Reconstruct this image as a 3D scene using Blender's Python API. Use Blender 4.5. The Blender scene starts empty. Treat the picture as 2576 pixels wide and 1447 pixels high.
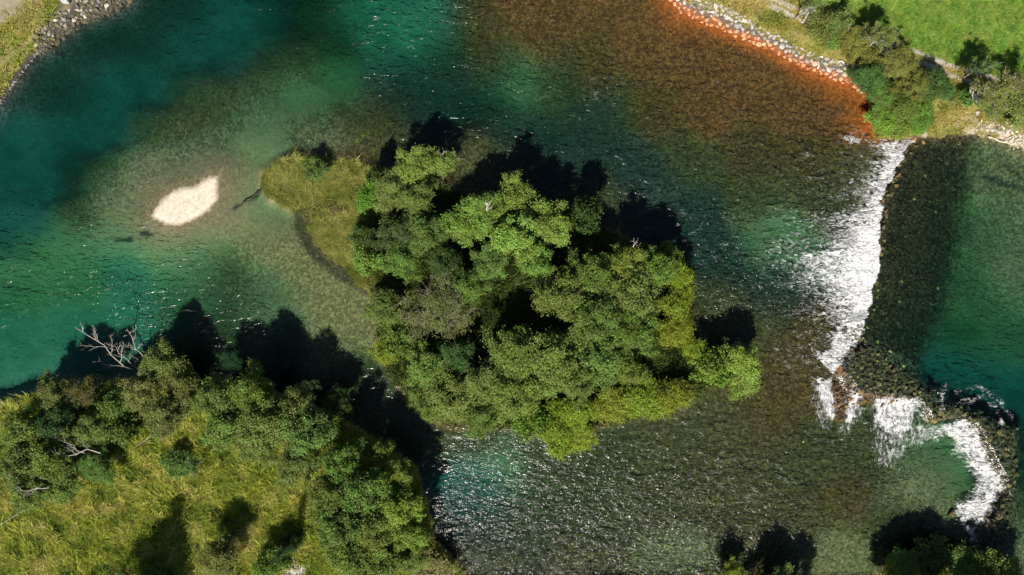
import bpy, bmesh, math, random
import numpy as np
from mathutils import Vector

# ----------------------------------------------------------------- camera, sky, sun
SC = bpy.context.scene
COL = SC.collection
S = 136.0 / 2576.0            # metres of river surface per survey unit
CX, CY = 1288.0, 723.5        # survey origin
H = 98.0                      # drone height above the river

cam_d = bpy.data.cameras.new('camera')
cam_d.sensor_width = 36.0
cam_d.lens = 36.0 * H / 136.0
cam_d.clip_start = 1.0
cam_d.clip_end = 3000.0
cam = bpy.data.objects.new('camera', cam_d)
cam.location = (0, 0, H)
cam.rotation_euler = (0, 0, 0)
COL.objects.link(cam)
SC.camera = cam

SUN_EL = math.radians(48.0)
SUN_AZ = math.radians(15.0)   # light travels up the picture, leaning this much to the right
sun_vec = Vector((-math.sin(SUN_AZ) * math.cos(SUN_EL), -math.cos(SUN_AZ) * math.cos(SUN_EL), math.sin(SUN_EL)))
world = bpy.data.worlds.new('World')
SC.world = world
world.use_nodes = True
wn = world.node_tree.nodes
wl = world.node_tree.links
bg = wn.get('Background') or wn.new('ShaderNodeBackground')
sky = wn.new('ShaderNodeTexSky')
sky.sky_type = 'NISHITA'
sky.sun_disc = False
sky.sun_elevation = SUN_EL
sky.sun_rotation = math.radians(180) + SUN_AZ
sky.altitude = 300
wl.new(sky.outputs[0], bg.inputs[0])
bg.inputs[1].default_value = 0.05

sun_d = bpy.data.lights.new('sun', 'SUN')
sun_d.energy = 5.0
sun_d.angle = math.radians(0.5)
sun_d.color = (1.0, 0.94, 0.84)
sun = bpy.data.objects.new('sun', sun_d)
sun.rotation_euler = (-sun_vec).to_track_quat('-Z', 'Y').to_euler()
sun.location = sun_vec * 200
COL.objects.link(sun)

vs = SC.view_settings
vs.view_transform = 'Standard'
vs.look = 'None'
vs.gamma = 1.0
vs.exposure = 0.6
vs.use_curve_mapping = False
SC.cycles.use_denoising = True
SC.cycles.denoiser = 'OPENIMAGEDENOISE'
SC.cycles.use_adaptive_sampling = True
SC.cycles.adaptive_threshold = 0.025
SC.cycles.use_light_tree = False
SC.cycles.max_bounces = 4
SC.cycles.diffuse_bounces = 1
SC.cycles.glossy_bounces = 2
SC.cycles.transmission_bounces = 3
SC.cycles.transparent_max_bounces = 12
SC.cycles.volume_bounces = 0
SC.cycles.sample_clamp_indirect = 3.0
SC.cycles.sample_clamp_direct = 12.0

# ----------------------------------------------------------------- small maths
def vnoise(x, y, seed=0):
    xi = np.floor(x).astype(np.int64); yi = np.floor(y).astype(np.int64)
    xf = x - xi; yf = y - yi
    u = xf * xf * (3 - 2 * xf); v = yf * yf * (3 - 2 * yf)
    def h(a, b):
        n = (a * 374761393 + b * 668265263 + seed * 974634777) & 0xFFFFFFFF
        n = ((n ^ (n >> 13)) * 1274126177) & 0xFFFFFFFF
        n = n ^ (n >> 16)
        return (n & 0xFFFF) / 65535.0
    a = h(xi, yi); b = h(xi + 1, yi); c = h(xi, yi + 1); d = h(xi + 1, yi + 1)
    return a + (b - a) * u + (c - a) * v + (a - b - c + d) * u * v

def fbm(x, y, seed=0, octv=4, gain=0.5):
    t = 0; amp = 1.0; tot = 0
    for o in range(octv):
        t = t + amp * vnoise(x * 2 ** o + 17.3 * o, y * 2 ** o - 9.1 * o, seed + o)
        tot += amp; amp *= gain
    return t / tot

def sstep(a, b, x):
    t = np.clip((x - a) / (b - a), 0, 1)
    return t * t * (3 - 2 * t)

def poly_sd(P, x, y):
    """signed distance to a closed polygon, positive inside"""
    P = np.asarray(P, float)
    n = len(P)
    d = np.full(x.shape, 1e18)
    ins = np.zeros(x.shape, bool)
    for i in range(n):
        ax, ay = P[i]; bx, by = P[(i + 1) % n]
        ex, ey = bx - ax, by - ay
        L = ex * ex + ey * ey + 1e-12
        t = np.clip(((x - ax) * ex + (y - ay) * ey) / L, 0, 1)
        d = np.minimum(d, (x - ax - t * ex) ** 2 + (y - ay - t * ey) ** 2)
        if ay != by:
            c = ((ay > y) != (by > y)) & (x < ex * (y - ay) / ey + ax)
            ins ^= c
    d = np.sqrt(d)
    return np.where(ins, d, -d)

def line_d(P, x, y):
    P = np.asarray(P, float)
    d = np.full(x.shape, 1e18)
    for i in range(len(P) - 1):
        ax, ay = P[i]; bx, by = P[i + 1]
        ex, ey = bx - ax, by - ay
        L = ex * ex + ey * ey + 1e-12
        t = np.clip(((x - ax) * ex + (y - ay) * ey) / L, 0, 1)
        d = np.minimum(d, (x - ax - t * ex) ** 2 + (y - ay - t * ey) ** 2)
    return np.sqrt(d)

def world_xy(u, v, z=0.0):
    """survey sheet -> metres, for a thing at height z (the sheet was drawn from an aerial view)"""
    k = S * (1 - z / H)
    return (u - CX) * k, -(v - CY) * k

def sheet_uv(X, Y, Z=0.0):
    k = S * (1 - np.asarray(Z) / H)
    return X / k + CX, -Y / k + CY

# ----------------------------------------------------------------- survey: shorelines
NW = [(-1600, -900), (520, -900), (400, -80), (330, 0), (300, 18), (252, 43), (204, 56), (187, 73), (157, 89), (124, 124), (91, 137),
      (78, 145), (52, 188), (0, 262), (-60, 340), (-300, 600), (-1600, 900)]
NE = [(1500, -900), (1640, -60), (1688, 0), (1718, 27), (1761, 50), (1808, 67), (1855, 90), (1932, 119), (1965, 133), (1999, 157),
      (2042, 173), (2085, 190), (2112, 203), (2146, 210), (2166, 227), (2186, 250), (2182, 300), (2196, 337), (2209, 350),
      (2290, 351), (2350, 347), (2440, 340), (2490, 352), (2576, 384), (2700, 430), (4200, 700), (4200, -900)]
SOUTH = [(-1600, 1250), (-200, 1040), (0, 1014), (60, 992), (90, 985), (240, 965), (330, 945), (480, 965), (560, 965), (700, 985),
         (830, 1030), (930, 1090), (1050, 1170), (1087, 1307), (1094, 1358), (1130, 1386), (1161, 1429), (1185, 1475), (1310, 1458),
         (1540, 1459), (1700, 1466), (1830, 1446), (2000, 1465), (2200, 1468), (2223, 1440), (2232, 1396), (2262, 1388), (2290, 1402), (2330, 1392), (2365, 1408),
         (2400, 1400), (2440, 1412), (2470, 1404), (2510, 1428), (2576, 1444), (2800, 1450), (4200, 1500), (4200, 2600), (-1600, 2600)]
ISLAND = [(668, 436), (685, 420), (705, 405), (740, 394), (770, 396), (805, 392), (850, 400), (890, 400), (930, 420), (990, 425), (1060, 440),
          (1110, 455), (1180, 480), (1300, 490), (1420, 520), (1500, 560), (1640, 620), (1715, 680), (1740, 770), (1775, 870),
          (1880, 905), (1860, 955), (1770, 975), (1715, 1030), (1600, 1045), (1510, 1070), (1400, 1090), (1250, 1070),
          (1130, 1075), (1050, 1035), (1000, 960), (955, 880), (955, 800), (940, 745), (891, 684), (844, 651), (801, 608),
          (779, 551), (755, 530), (725, 512), (690, 498), (668, 485), (664, 460)]
BAR = [(380, 545), (388, 525), (404, 506), (430, 482), (462, 470), (490, 467), (503, 458), (515, 450), (532, 444), (546, 442), (551, 458), (550, 482),
       (549, 505), (528, 528), (505, 545), (480, 558), (450, 568), (425, 566), (402, 558)]
UPSTREAM = [(2296, 300), (2287, 352), (2268, 375), (2262, 400), (2247, 430), (2237, 455), (2216, 500), (2217, 540), (2206, 580), (2209, 620),
            (2203, 660), (2201, 700), (2192, 735), (2178, 794), (2142, 806), (2168, 868), (2137, 900), (2122, 940), (2145, 980),
            (2220, 992), (2305, 1003), (2340, 1050), (2400, 1042), (2450, 1062), (2480, 1125), (2520, 1190), (2530, 1245),
            (2497, 1305), (2462, 1355), (2442, 1420), (2440, 1900), (4200, 1900), (4200, 300)]
MEADOW = [(1900, -700), (2015, -10), (2105, 42), (2165, 66), (2250, 98), (2330, 128), (2400, 156), (2470, 176), (2540, 196), (2700, 250),
          (4200, 800), (4200, -700)]
LIFT = 0.9      # upper pool stands this much above the lower river

# river soundings: u, v, depth, bed
BEDS = {'S': (0.25, 0.212, 0.108), 'K': (0.122, 0.11, 0.048), 'T': (0.12, 0.14, 0.165), 'M': (0.145, 0.12, 0.066), 'G': (0.066, 0.051, 0.019), 'C': (0.22, 0.235, 0.195), 'N': (0.092, 0.088, 0.042),
        'D': (0.035, 0.04, 0.034), 'R': (0.098, 0.042, 0.013), 'B': (0.06, 0.038, 0.012), 'O': (0.25, 0.066, 0.011)}
SND = '''300 520 .5 M,560 560 .35 M,520 425 .5 M,400 440 .5 M,450 605 .6 M,600 490 .3 M,350 560 .6 M,350 30 1.5 D,450 30 2.2 D,560 20 3.2 T,640 60 3.4 T,700 20 3.2 D,800 20 2.7 G,900 30 2.9 C,1000 40 2.9 C,1080 30 2.5 C,1150 20 1.4 G,
1200 20 .7 R,1350 20 .5 R,1500 20 .4 R,1590 20 .3 B,1655 10 .3 R,1700 120 .4 R,1800 150 .4 R,1620 90 .4 R,1990 235 .4 R,1900 190 .4 R,1640 40 .3 R,170 150 1.5 D,250 110 2.2 D,350 100 2.7 D,450 110 3.4 T,560 120 3.2 T,650 120 1.8 G,
750 120 1.8 G,850 100 2.7 G,950 120 2.9 C,1050 110 2.9 C,1130 110 2.2 G,1220 110 1.0 R,1350 100 .7 R,1500 90 .5 B,1600 60 .4 R,1680 75 .35 R,1650 85 .4 R,1745 85 .3 R,
60 240 1.5 D,150 250 2.6 D,250 230 3.4 T,350 200 3.4 T,450 190 1.5 G,550 200 1.1 G,650 200 1.2 G,750 200 1.5 G,830 190 2.3 S,950 190 1.6 D,1050 200 2.0 D,
1150 190 1.8 D,1260 190 1.4 G,1380 190 1.1 G,1500 180 .9 R,1620 170 .6 R,1750 160 .5 R,1850 160 .4 R,1860 125 .3 R,1800 100 .3 R,1930 165 .35 R,40 350 3.2 T,150 330 3.4 T,
250 310 3.2 T,350 290 1.4 G,430 300 .9 G,550 280 1.0 G,650 290 1.3 M,750 250 1.7 S,850 280 1.1 G,950 280 .9 B,1050 280 1.5 D,1150 270 2.2 D,
1250 260 2.2 D,1310 225 2.0 S,1400 250 1.6 G,1350 320 1.9 D,1500 300 1.6 D,1550 270 1.2 G,1650 270 .9 R,1800 260 .5 R,1950 250 .4 R,2085 230 .35 R,2120 270 .25 R,2150 300 .25 R,2020 205 .35 R,
2050 290 .4 R,1970 200 .4 R,40 450 3.2 T,150 430 2.6 D,250 420 1.6 G,330 420 .9 M,450 400 .8 M,550 380 .9 M,650 370 1.0 S,750 330 .8 G,800 360 .5 M,900 360 .4 G,
1000 340 .5 G,1180 380 .5 G,1250 400 .6 G,1300 370 1 D,1450 400 1.4 D,1600 400 1.3 D,1750 400 .9 G,1900 380 .6 B,2050 380 .5 B,2150 420 .5 G,30 560 2.6 T,
150 530 1.4 G,250 500 .7 M,340 470 .35 M,600 450 .3 M,610 530 .5 S,655 512 1.4 S,690 560 .4 M,1500 500 .9 G,1650 500 .9 D,1750 520 1.3 D,1900 520 .9 G,2050 520 .7 G,
2000 620 1.7 S,1940 600 1.3 S,50 640 2.0 S,150 620 1.8 S,300 600 1.5 S,420 600 .8 S,500 640 1.4 S,600 620 .36 K,700 620 .3 K,760 640 .3 K,820 690 .3 K,50 740 2.4 S,180 720 2.4 S,
300 700 2.4 C,400 700 2.0 S,480 730 1.8 M,560 700 1.5 G,650 720 1.3 M,720 720 .55 K,850 770 .32 K,900 820 .3 K,50 860 2.6 C,150 840 2.6 C,300 800 2.6 C,
450 800 2.1 M,550 810 1.7 G,650 800 1.3 M,800 880 .55 K,540 870 1.7 G,50 950 2.0 C,150 930 1.9 C,700 900 1.8 D,900 950 1.2 G,1750 620 1.3 D,1850 640 1.5 D,
1950 720 1.3 D,1800 760 .8 G,1900 800 .6 G,2000 850 .4 B,2000 950 .3 B,1950 1050 .4 B,1850 1100 .5 G,1700 1120 .6 G,1550 1180 .9 G,1250 1190 1.8 S,
1200 1250 2.2 T,1200 1130 1 G,1350 1180 .9 G,1300 1300 1.2 G,1190 1330 1.7 D,1200 1400 .6 G,1500 1300 .9 G,1650 1250 .6 G,1800 1200 .5 G,2000 1150 .6 G,
2100 1150 .7 G,2200 1170 .8 G,2330 1150 1.0 K,2400 1150 1.5 S,2370 1200 .7 K,2300 1230 .5 M,2150 1260 .4 B,2000 1300 .5 G,1900 1400 .5 G,2100 1410 .4 K,2180 1430 .5 K,1700 1430 .6 K,1500 1410 .5 G,
2250 1300 .8 G,2450 420 .7 N,2500 400 .5 N,2550 480 .7 N,2480 600 1.3 N,2545 650 1.0 M,2430 700 1.7 N,2500 750 1.6 N,2565 720 1.1 M,2450 850 2.4 N,2550 850 2.2 M,
2400 950 3.2 T,2490 950 3.4 T,2560 1000 3.4 T,2560 1150 2.4 D,2572 1290 1.1 G,2560 1360 .7 M'''
SND = [t.split() for t in SND.replace('\n', '').split(',')]
SP = np.array([[float(a), float(b), float(c)] for a, b, c, _ in SND])
SB = np.array([BEDS[k] for *_, k in SND])
APRON = [(2285, 352), (2425, 346), (2430, 420), (2415, 560), (2395, 660), (2375, 760), (2350, 850), (2310, 930), (2230, 900), (2165, 868),
         (2142, 806), (2178, 792), (2200, 720), (2205, 620), (2215, 500), (2240, 440), (2265, 390)]
REEF_A = [(2140, 880), (2170, 872), (2230, 905), (2300, 955), (2345, 1000), (2350, 1050), (2310, 1010), (2230, 1020), (2170, 1010), (2120, 1060), (2095, 1050), (2110, 960)]
REEF_B = [(2330, 1015), (2440, 1030), (2500, 1055), (2560, 1080), (2562, 1130), (2548, 1230), (2530, 1290), (2500, 1345), (2450, 1370), (2470, 1310),
          (2515, 1245), (2500, 1180), (2465, 1125), (2440, 1068), (2400, 1052), (2340, 1062)]

# ----------------------------------------------------------------- ground model
def axis(lo, hi, step, far):
    a = list(np.arange(lo, hi + 1e-6, step))
    s = step; p = a[-1]; out = []
    while p < far:
        s *= 1.35; p += s; out.append(p)
    s = step; q = a[0]; inn = []
    while q > -far:
        s *= 1.35; q -= s; inn.append(q)
    return np.array(inn[::-1] + a + out)

GX = axis(-73, 73, 0.36, 600)
GY = axis(-43, 43, 0.36, 600)
MX, MY = np.meshgrid(GX, GY)
U0, V0 = sheet_uv(MX, MY)
WOB = 3.0
wu = (fbm(MX * 0.9, MY * 0.9, 5, 3) - 0.5) * 2 * WOB
wv = (fbm(MX * 0.9, MY * 0.9, 9, 3) - 0.5) * 2 * WOB
sd_nw = poly_sd(NW, U0 + wu, V0 + wv) * S
sd_ne = poly_sd(NE, U0 + wu, V0 + wv) * S
sd_s = poly_sd(SOUTH, U0 + wu, V0 + wv) * S
sd_i = poly_sd(ISLAND, U0 + wu * 3.2, V0 + wv * 3.2) * S
sd_b = poly_sd(BAR, U0 + wu * .5, V0 + wv * .5) * S
sd_up = poly_sd(UPSTREAM, U0 + wu * 1.2, V0 + wv * 1.2) * S
LEVEL = LIFT * sstep(-1.1, 0.5, sd_up)
n1 = fbm(MX * 0.35, MY * 0.35, 21, 4) - 0.5
n2 = fbm(MX * 1.7, MY * 1.7, 31, 3) - 0.5
land_sd = np.maximum.reduce([sd_nw, sd_ne, sd_s, sd_i, sd_b])

def shepard(u, v, sig=42.0):
    out_d = np.zeros(u.shape); out_c = np.zeros(u.shape + (3,)); w = np.full(u.shape, 1e-12)
    for (a, b, c), col in zip(SP, SB):
        r2 = ((u - a) ** 2 + (v - b) ** 2)
        k = np.exp(-r2 / (2 * sig * sig)) + 2e-4 / (1 + r2 / 2e4) ** 2
        w += k; out_d += k * c
        out_c += k[..., None] * col
    return out_d / w, out_c / w[..., None]

wq = (fbm(MX * 0.16, MY * 0.16, 51, 4) - 0.5) * 60
wr = (fbm(MX * 0.16, MY * 0.16, 61, 4) - 0.5) * 60
DEPTH, BEDC = shepard(U0 + wq, V0 + wr)
sd_ap = poly_sd(APRON, U0 + wu * 6, V0 + wv * 6)
ap = sstep(-55, 30, sd_ap) * sstep(-.3, .3, sd_up)
ra = sstep(-22, 14, poly_sd(REEF_A, U0 + wu * 2, V0 + wv * 2))
rb = sstep(-22, 14, poly_sd(REEF_B, U0 + wu * 2, V0 + wv * 2))
pa = poly_sd(REEF_A, U0 + wu * 4, V0 + wv * 4); pb = poly_sd(REEF_B, U0 + wu * 4, V0 + wv * 4)
ra = np.where(sd_up > 0, sstep(-75, 14, pa) ** 1.5, ra); rb = np.where(sd_up > 0, sstep(-60, 14, pb) ** 1.5, rb)
DEPTH = DEPTH * (1 - ap) + ap * (np.interp(V0, [340, 700, 900], [.4, .65, 1.1]) + np.clip(sd_up, 0, 12) * .085)
BEDC = BEDC * (1 - ap[..., None]) + ap[..., None] * np.array((0.027, 0.018, 0.008))
DEPTH = DEPTH * (1 - ra) + ra * (0.34 + LEVEL - 0.55 * LIFT)
DEPTH = DEPTH * (1 - rb) + rb * (0.42 + LEVEL - 0.6 * LIFT)
for m in (ra, rb):
    BEDC = BEDC * (1 - m[..., None]) + m[..., None] * np.array((0.075, 0.05, 0.024))
DEPTH = np.maximum(DEPTH * (1 + 0.25 * n1) + 0.12 * n2, 0.12)
shelf = sstep(0, 1.6, -land_sd)
DEPTH = DEPTH * (0.08 + 0.92 * shelf)
bar_shelf = sstep(-6.5, 0.0, sd_b)
DEPTH = DEPTH * (1 - 0.85 * bar_shelf ** 2)
BEDC = BEDC * (1 - bar_shelf[..., None] ** 2) + bar_shelf[..., None] ** 2 * np.array((0.125, 0.112, 0.066))
COB = np.clip(.8 - 0.28 * DEPTH, 0.15, .62)
ZB = LEVEL - DEPTH
def bank(sd, run, top, far, slope):
    return np.interp(sd, [0, run, run + far], [0.0, top, top + far * slope])
z_nw = bank(sd_nw, 2.6, 1.7, 60, 0.02)
z_ne = bank(sd_ne, 2.6, 1.8, 60, 0.01)
cove = sstep(2200, 2330, U0)                      # the shelving shore upstream of the weir
z_ne = z_ne * (1 - cove) + cove * (LIFT + bank(sd_ne, 4.5, 0.9, 60, 0.01))
z_s = bank(sd_s, 2.0, 0.9, 40, 0.03) + LEVEL * sstep(2300, 2450, U0)
z_i = bank(sd_i, 0.5, 0.22, 14, 0.06)
ISLET_FLAT = sstep(960, 860, U0)
z_i = z_i * (1 - ISLET_FLAT) + ISLET_FLAT * bank(sd_i, 0.4, 0.2, 12, 0.015)
z_b = bank(sd_b, 0.7, 0.14, 4, 0.015)
ZL = np.where(sd_nw > 0, z_nw, 0) + np.where(sd_ne > 0, z_ne, 0) + np.where(sd_s > 0, z_s, 0) + np.where(sd_i > 0, z_i, 0) + np.where(sd_b > 0, z_b, 0)
ZL = ZL + 0.02 + n2 * 0.25 * sstep(0.3, 1.5, land_sd) * (sd_b <= 0) + n1 * 0.5 * sstep(1, 5, land_sd) * (sd_b <= 0)
GZ = np.where(land_sd > 0, ZL, ZB)

def ground_z(x, y):
    x = np.atleast_1d(np.asarray(x, float)); y = np.atleast_1d(np.asarray(y, float))
    i = np.clip(np.searchsorted(GX, x) - 1, 0, len(GX) - 2); j = np.clip(np.searchsorted(GY, y) - 1, 0, len(GY) - 2)
    fx = (x - GX[i]) / (GX[i + 1] - GX[i]); fy = (y - GY[j]) / (GY[j + 1] - GY[j])
    return (GZ[j, i] * (1 - fx) * (1 - fy) + GZ[j, i + 1] * fx * (1 - fy) + GZ[j + 1, i] * (1 - fx) * fy + GZ[j + 1, i + 1] * fx * fy)

def grid_at(F, x, y):
    i = np.clip(np.searchsorted(GX, x), 0, len(GX) - 1); j = np.clip(np.searchsorted(GY, y), 0, len(GY) - 1)
    return F[j, i]

def mixc(C, col, m):
    return C * (1 - m[..., None]) + np.asarray(col) * m[..., None]

# earth, grass and gravel colours of the dry ground
UU, VV = sheet_uv(MX, MY, GZ)
CG = BEDC.copy()
nn = fbm(MX * 0.8, MY * 0.8, 71, 4)
grass = np.zeros(CG.shape) + np.array((0.15, 0.16, 0.03))
grass = mixc(grass, (0.24, 0.20, 0.06), sstep(.45, .65, nn))
dry = np.array((0.20, 0.165, 0.065))
L = CG * 0 + grass
m_ne = (sd_ne > 0)
L = np.where(m_ne[..., None], mixc(L, dry, 0.75 * sstep(.3, .6, fbm(MX * .5, MY * .5, 81, 3))), L)
sd_md = poly_sd(MEADOW, UU, VV)
mead = sstep(-6, 6, sd_md) * m_ne
L = mixc(L, (0.15, 0.29, 0.035), mead)
rip_ne = (m_ne & (sd_ne < 1.3) & (U0 < 2170))
L = mixc(L, (0.10, 0.085, 0.07), rip_ne.astype(float))
rip_nw = ((sd_nw > 0) & (sd_nw < np.interp(V0, [-40, 60, 100, 130], [3.4, 2.2, 1.2, .5])))
L = mixc(L, (0.06, 0.055, 0.045), rip_nw.astype(float))
gr_nw = (sd_nw > 0) * sstep(20, -20, VV + UU * 0.75 - 70 + 110 * (nn - .5))
L = mixc(L, (0.26, 0.22, 0.17), gr_nw * 0.85)
trail_nw = (sd_nw > 0) * sstep(9, 4, line_d([(-40, 190), (60, 115), (110, 70), (165, 20), (185, -10)], UU, VV) + 6 * (nn - .5))
L = mixc(L, (0.22, 0.18, 0.09), trail_nw * 0.6)
shore = m_ne * sstep(60, 10, line_d([(2440, 325), (2490, 335), (2576, 368), (2700, 420)], UU, VV)) * sstep(.38, .55, fbm(MX * 1.3, MY * 1.3, 83, 3))
L = mixc(L, (0.36, 0.30, 0.22), np.clip(shore, 0, 1))
bare = m_ne * sstep(9, 4, line_d([(2344, 292), (2330, 318), (2326, 342)], UU, VV) + 5 * (nn - .5))
L = mixc(L, (0.33, 0.30, 0.22), bare)
mud = (sd_i > 0) * sstep(0.7, 0.1, sd_i)
isl = (sd_i > 0) * 1.0
L = mixc(L, (0.05, 0.05, 0.02), isl * (1 - ISLET_FLAT))
L = mixc(L, (0.13, 0.115, 0.038), isl * ISLET_FLAT)
wet = isl * sstep(-6, 8, poly_sd([(730, 508), (770, 498), (830, 490), (900, 505), (890, 535), (840, 540), (800, 550), (780, 556)], U0 + wu * 5, V0 + wv * 5))
L = mixc(L, (0.055, 0.045, 0.018), wet)
L = mixc(L, (0.06, 0.045, 0.028), mud)
L = mixc(L, (0.54, 0.475, 0.39), (sd_b > 0) * 1.0)
rim = (sd_b > 0) * sstep(0.5, 0.1, sd_b)
L = mixc(L, (0.33, 0.27, 0.19), rim)
chalk = (sd_s > 0) * sstep(34, 16, np.hypot((UU - 742) * 0.9, (VV - 1434) * 1.5) + 26 * (nn - .5))
L = mixc(L, (0.5, 0.46, 0.42), chalk)
CG = np.where((land_sd > 0)[..., None], L, CG)
# silt wedge and weed under the shallow water beside the grassy spit
wedge = sstep(-8, 8, poly_sd([(735, 515), (782, 550), (803, 608), (846, 652), (893, 686), (945, 746), (915, 740), (850, 700), (785, 655), (752, 612), (738, 570)], U0 + wu * 2, V0 + wv * 2)) * (land_sd <= 0)
CG = mixc(CG, (0.032, 0.029, 0.013), wedge * .92)
for (a, b, ra_, rb_, an) in ((360, 588, 20, 7, 0), (300, 603, 26, 5, -8), (2520, 462, 60, 7, 22), (2540, 430, 40, 6, 30), (640, 490, 34, 5, -45), (590, 525, 14, 3, -40)):
    c_, s_ = math.cos(math.radians(an)), math.sin(math.radians(an))
    du, dv = U0 + wu * 3 - a, V0 + wv * 3 - b
    q = ((du * c_ + dv * s_) / ra_) ** 2 + ((-du * s_ + dv * c_) / rb_) ** 2
    CG = mixc(CG, (0.02, 0.022, 0.016), sstep(1.5, 0.6, q) * (land_sd <= 0) * .9)
algae = sstep(.55, .72, fbm(MX * .45, MY * .45, 93, 4)) * sstep(70, 25, np.hypot(U0 - 905, (V0 - 378) * 1.2)) * (land_sd <= 0)
CG = mixc(CG, (0.13, 0.14, 0.02), algae * .8)
iron_w = np.interp(U0, [1560, 1640, 1700, 1760, 1850, 1950, 2050, 2120, 2180], [25, 65, 70, 46, 34, 38, 58, 78, 85]) * S
iron = (.55 + .55 * fbm(MX * .9, MY * .35, 95, 3)) * sstep(1.2, .0, (-sd_ne + .9 * (fbm(MX * .5, MY * .5, 91, 4) - .5)) / iron_w) * (land_sd <= 0) * sstep(1560, 1640, U0) * sstep(2240, 2190, U0) * sstep(375, 325, V0)
CG = mixc(CG, BEDS['O'], iron)
COB = COB * (1 - .6 * iron)
bank_iron = m_ne * sstep(0.75, 0.15, sd_ne + .5 * (nn - .5)) * sstep(2215, 2190, U0)
CG = mixc(CG, BEDS['O'], bank_iron * .8)
ribs = sstep(.5, .7, fbm(MX * 2.2, MY * .8, 97, 3)) * sstep(0.1, 0.3, CG[..., 0] - CG[..., 2] * 6) * (land_sd <= 0)
CG = mixc(CG, (0.05, 0.05, 0.02), ribs * .45)
COB = np.where(land_sd > 0, 0.0, COB)
COB = np.clip(COB + (.45 * ap + .8 * ra + .8 * rb) * (land_sd <= 0), 0, 1.4)
COB = np.where((sd_b > -3.0) & (land_sd <= 0), COB * .5, COB)
COB = np.where(sd_b > 0, .14, COB)
sandy = sstep(.09, .15, BEDC[..., 1])
COB = COB * (1 - .75 * sandy * (1 - np.clip(ap + ra + rb, 0, 1)))

# ----------------------------------------------------------------- materials
def nodes_of(name):
    m = bpy.data.materials.new(name); m.use_nodes = True
    nt = m.node_tree
    for n in list(nt.nodes): nt.nodes.remove(n)
    out = nt.nodes.new('ShaderNodeOutputMaterial')
    return m, nt, out

def N(nt, t, **kw):
    n = nt.nodes.new(t)
    for k, v in kw.items():
        if isinstance(k, str) and hasattr(n, k): setattr(n, k, v)
    return n

def inp(n, i, v):
    n.inputs[i].default_value = v

def math_n(nt, op, a, b=None, clamp=False):
    n = nt.nodes.new('ShaderNodeMath'); n.operation = op; n.use_clamp = clamp
    for i, x in enumerate((a, b)):
        if x is None: continue
        if hasattr(x, 'is_output') or hasattr(x, 'links'): nt.links.new(x, n.inputs[i])
        else: n.inputs[i].default_value = x
    return n.outputs[0]

def noise_n(nt, vec, scale, detail=4, rough=.55, dist=0.0):
    n = nt.nodes.new('ShaderNodeTexNoise')
    n.inputs['Scale'].default_value = scale; n.inputs['Detail'].default_value = detail
    n.inputs['Roughness'].default_value = rough; n.inputs['Distortion'].default_value = dist
    nt.links.new(vec, n.inputs['Vector'])
    return n.outputs['Fac']

def ramp_n(nt, fac, a, b, lo=0.0, hi=1.0):
    n = nt.nodes.new('ShaderNodeMapRange'); n.interpolation_type = 'SMOOTHSTEP'
    nt.links.new(fac, n.inputs[0])
    for i, v in ((1, a), (2, b), (3, lo), (4, hi)): n.inputs[i].default_value = v
    return n.outputs[0]

def scale_col(nt, col, fac):
    n = nt.nodes.new('ShaderNodeVectorMath'); n.operation = 'SCALE'
    nt.links.new(col, n.inputs[0]); nt.links.new(fac, n.inputs['Scale'])
    return n.outputs[0]

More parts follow.
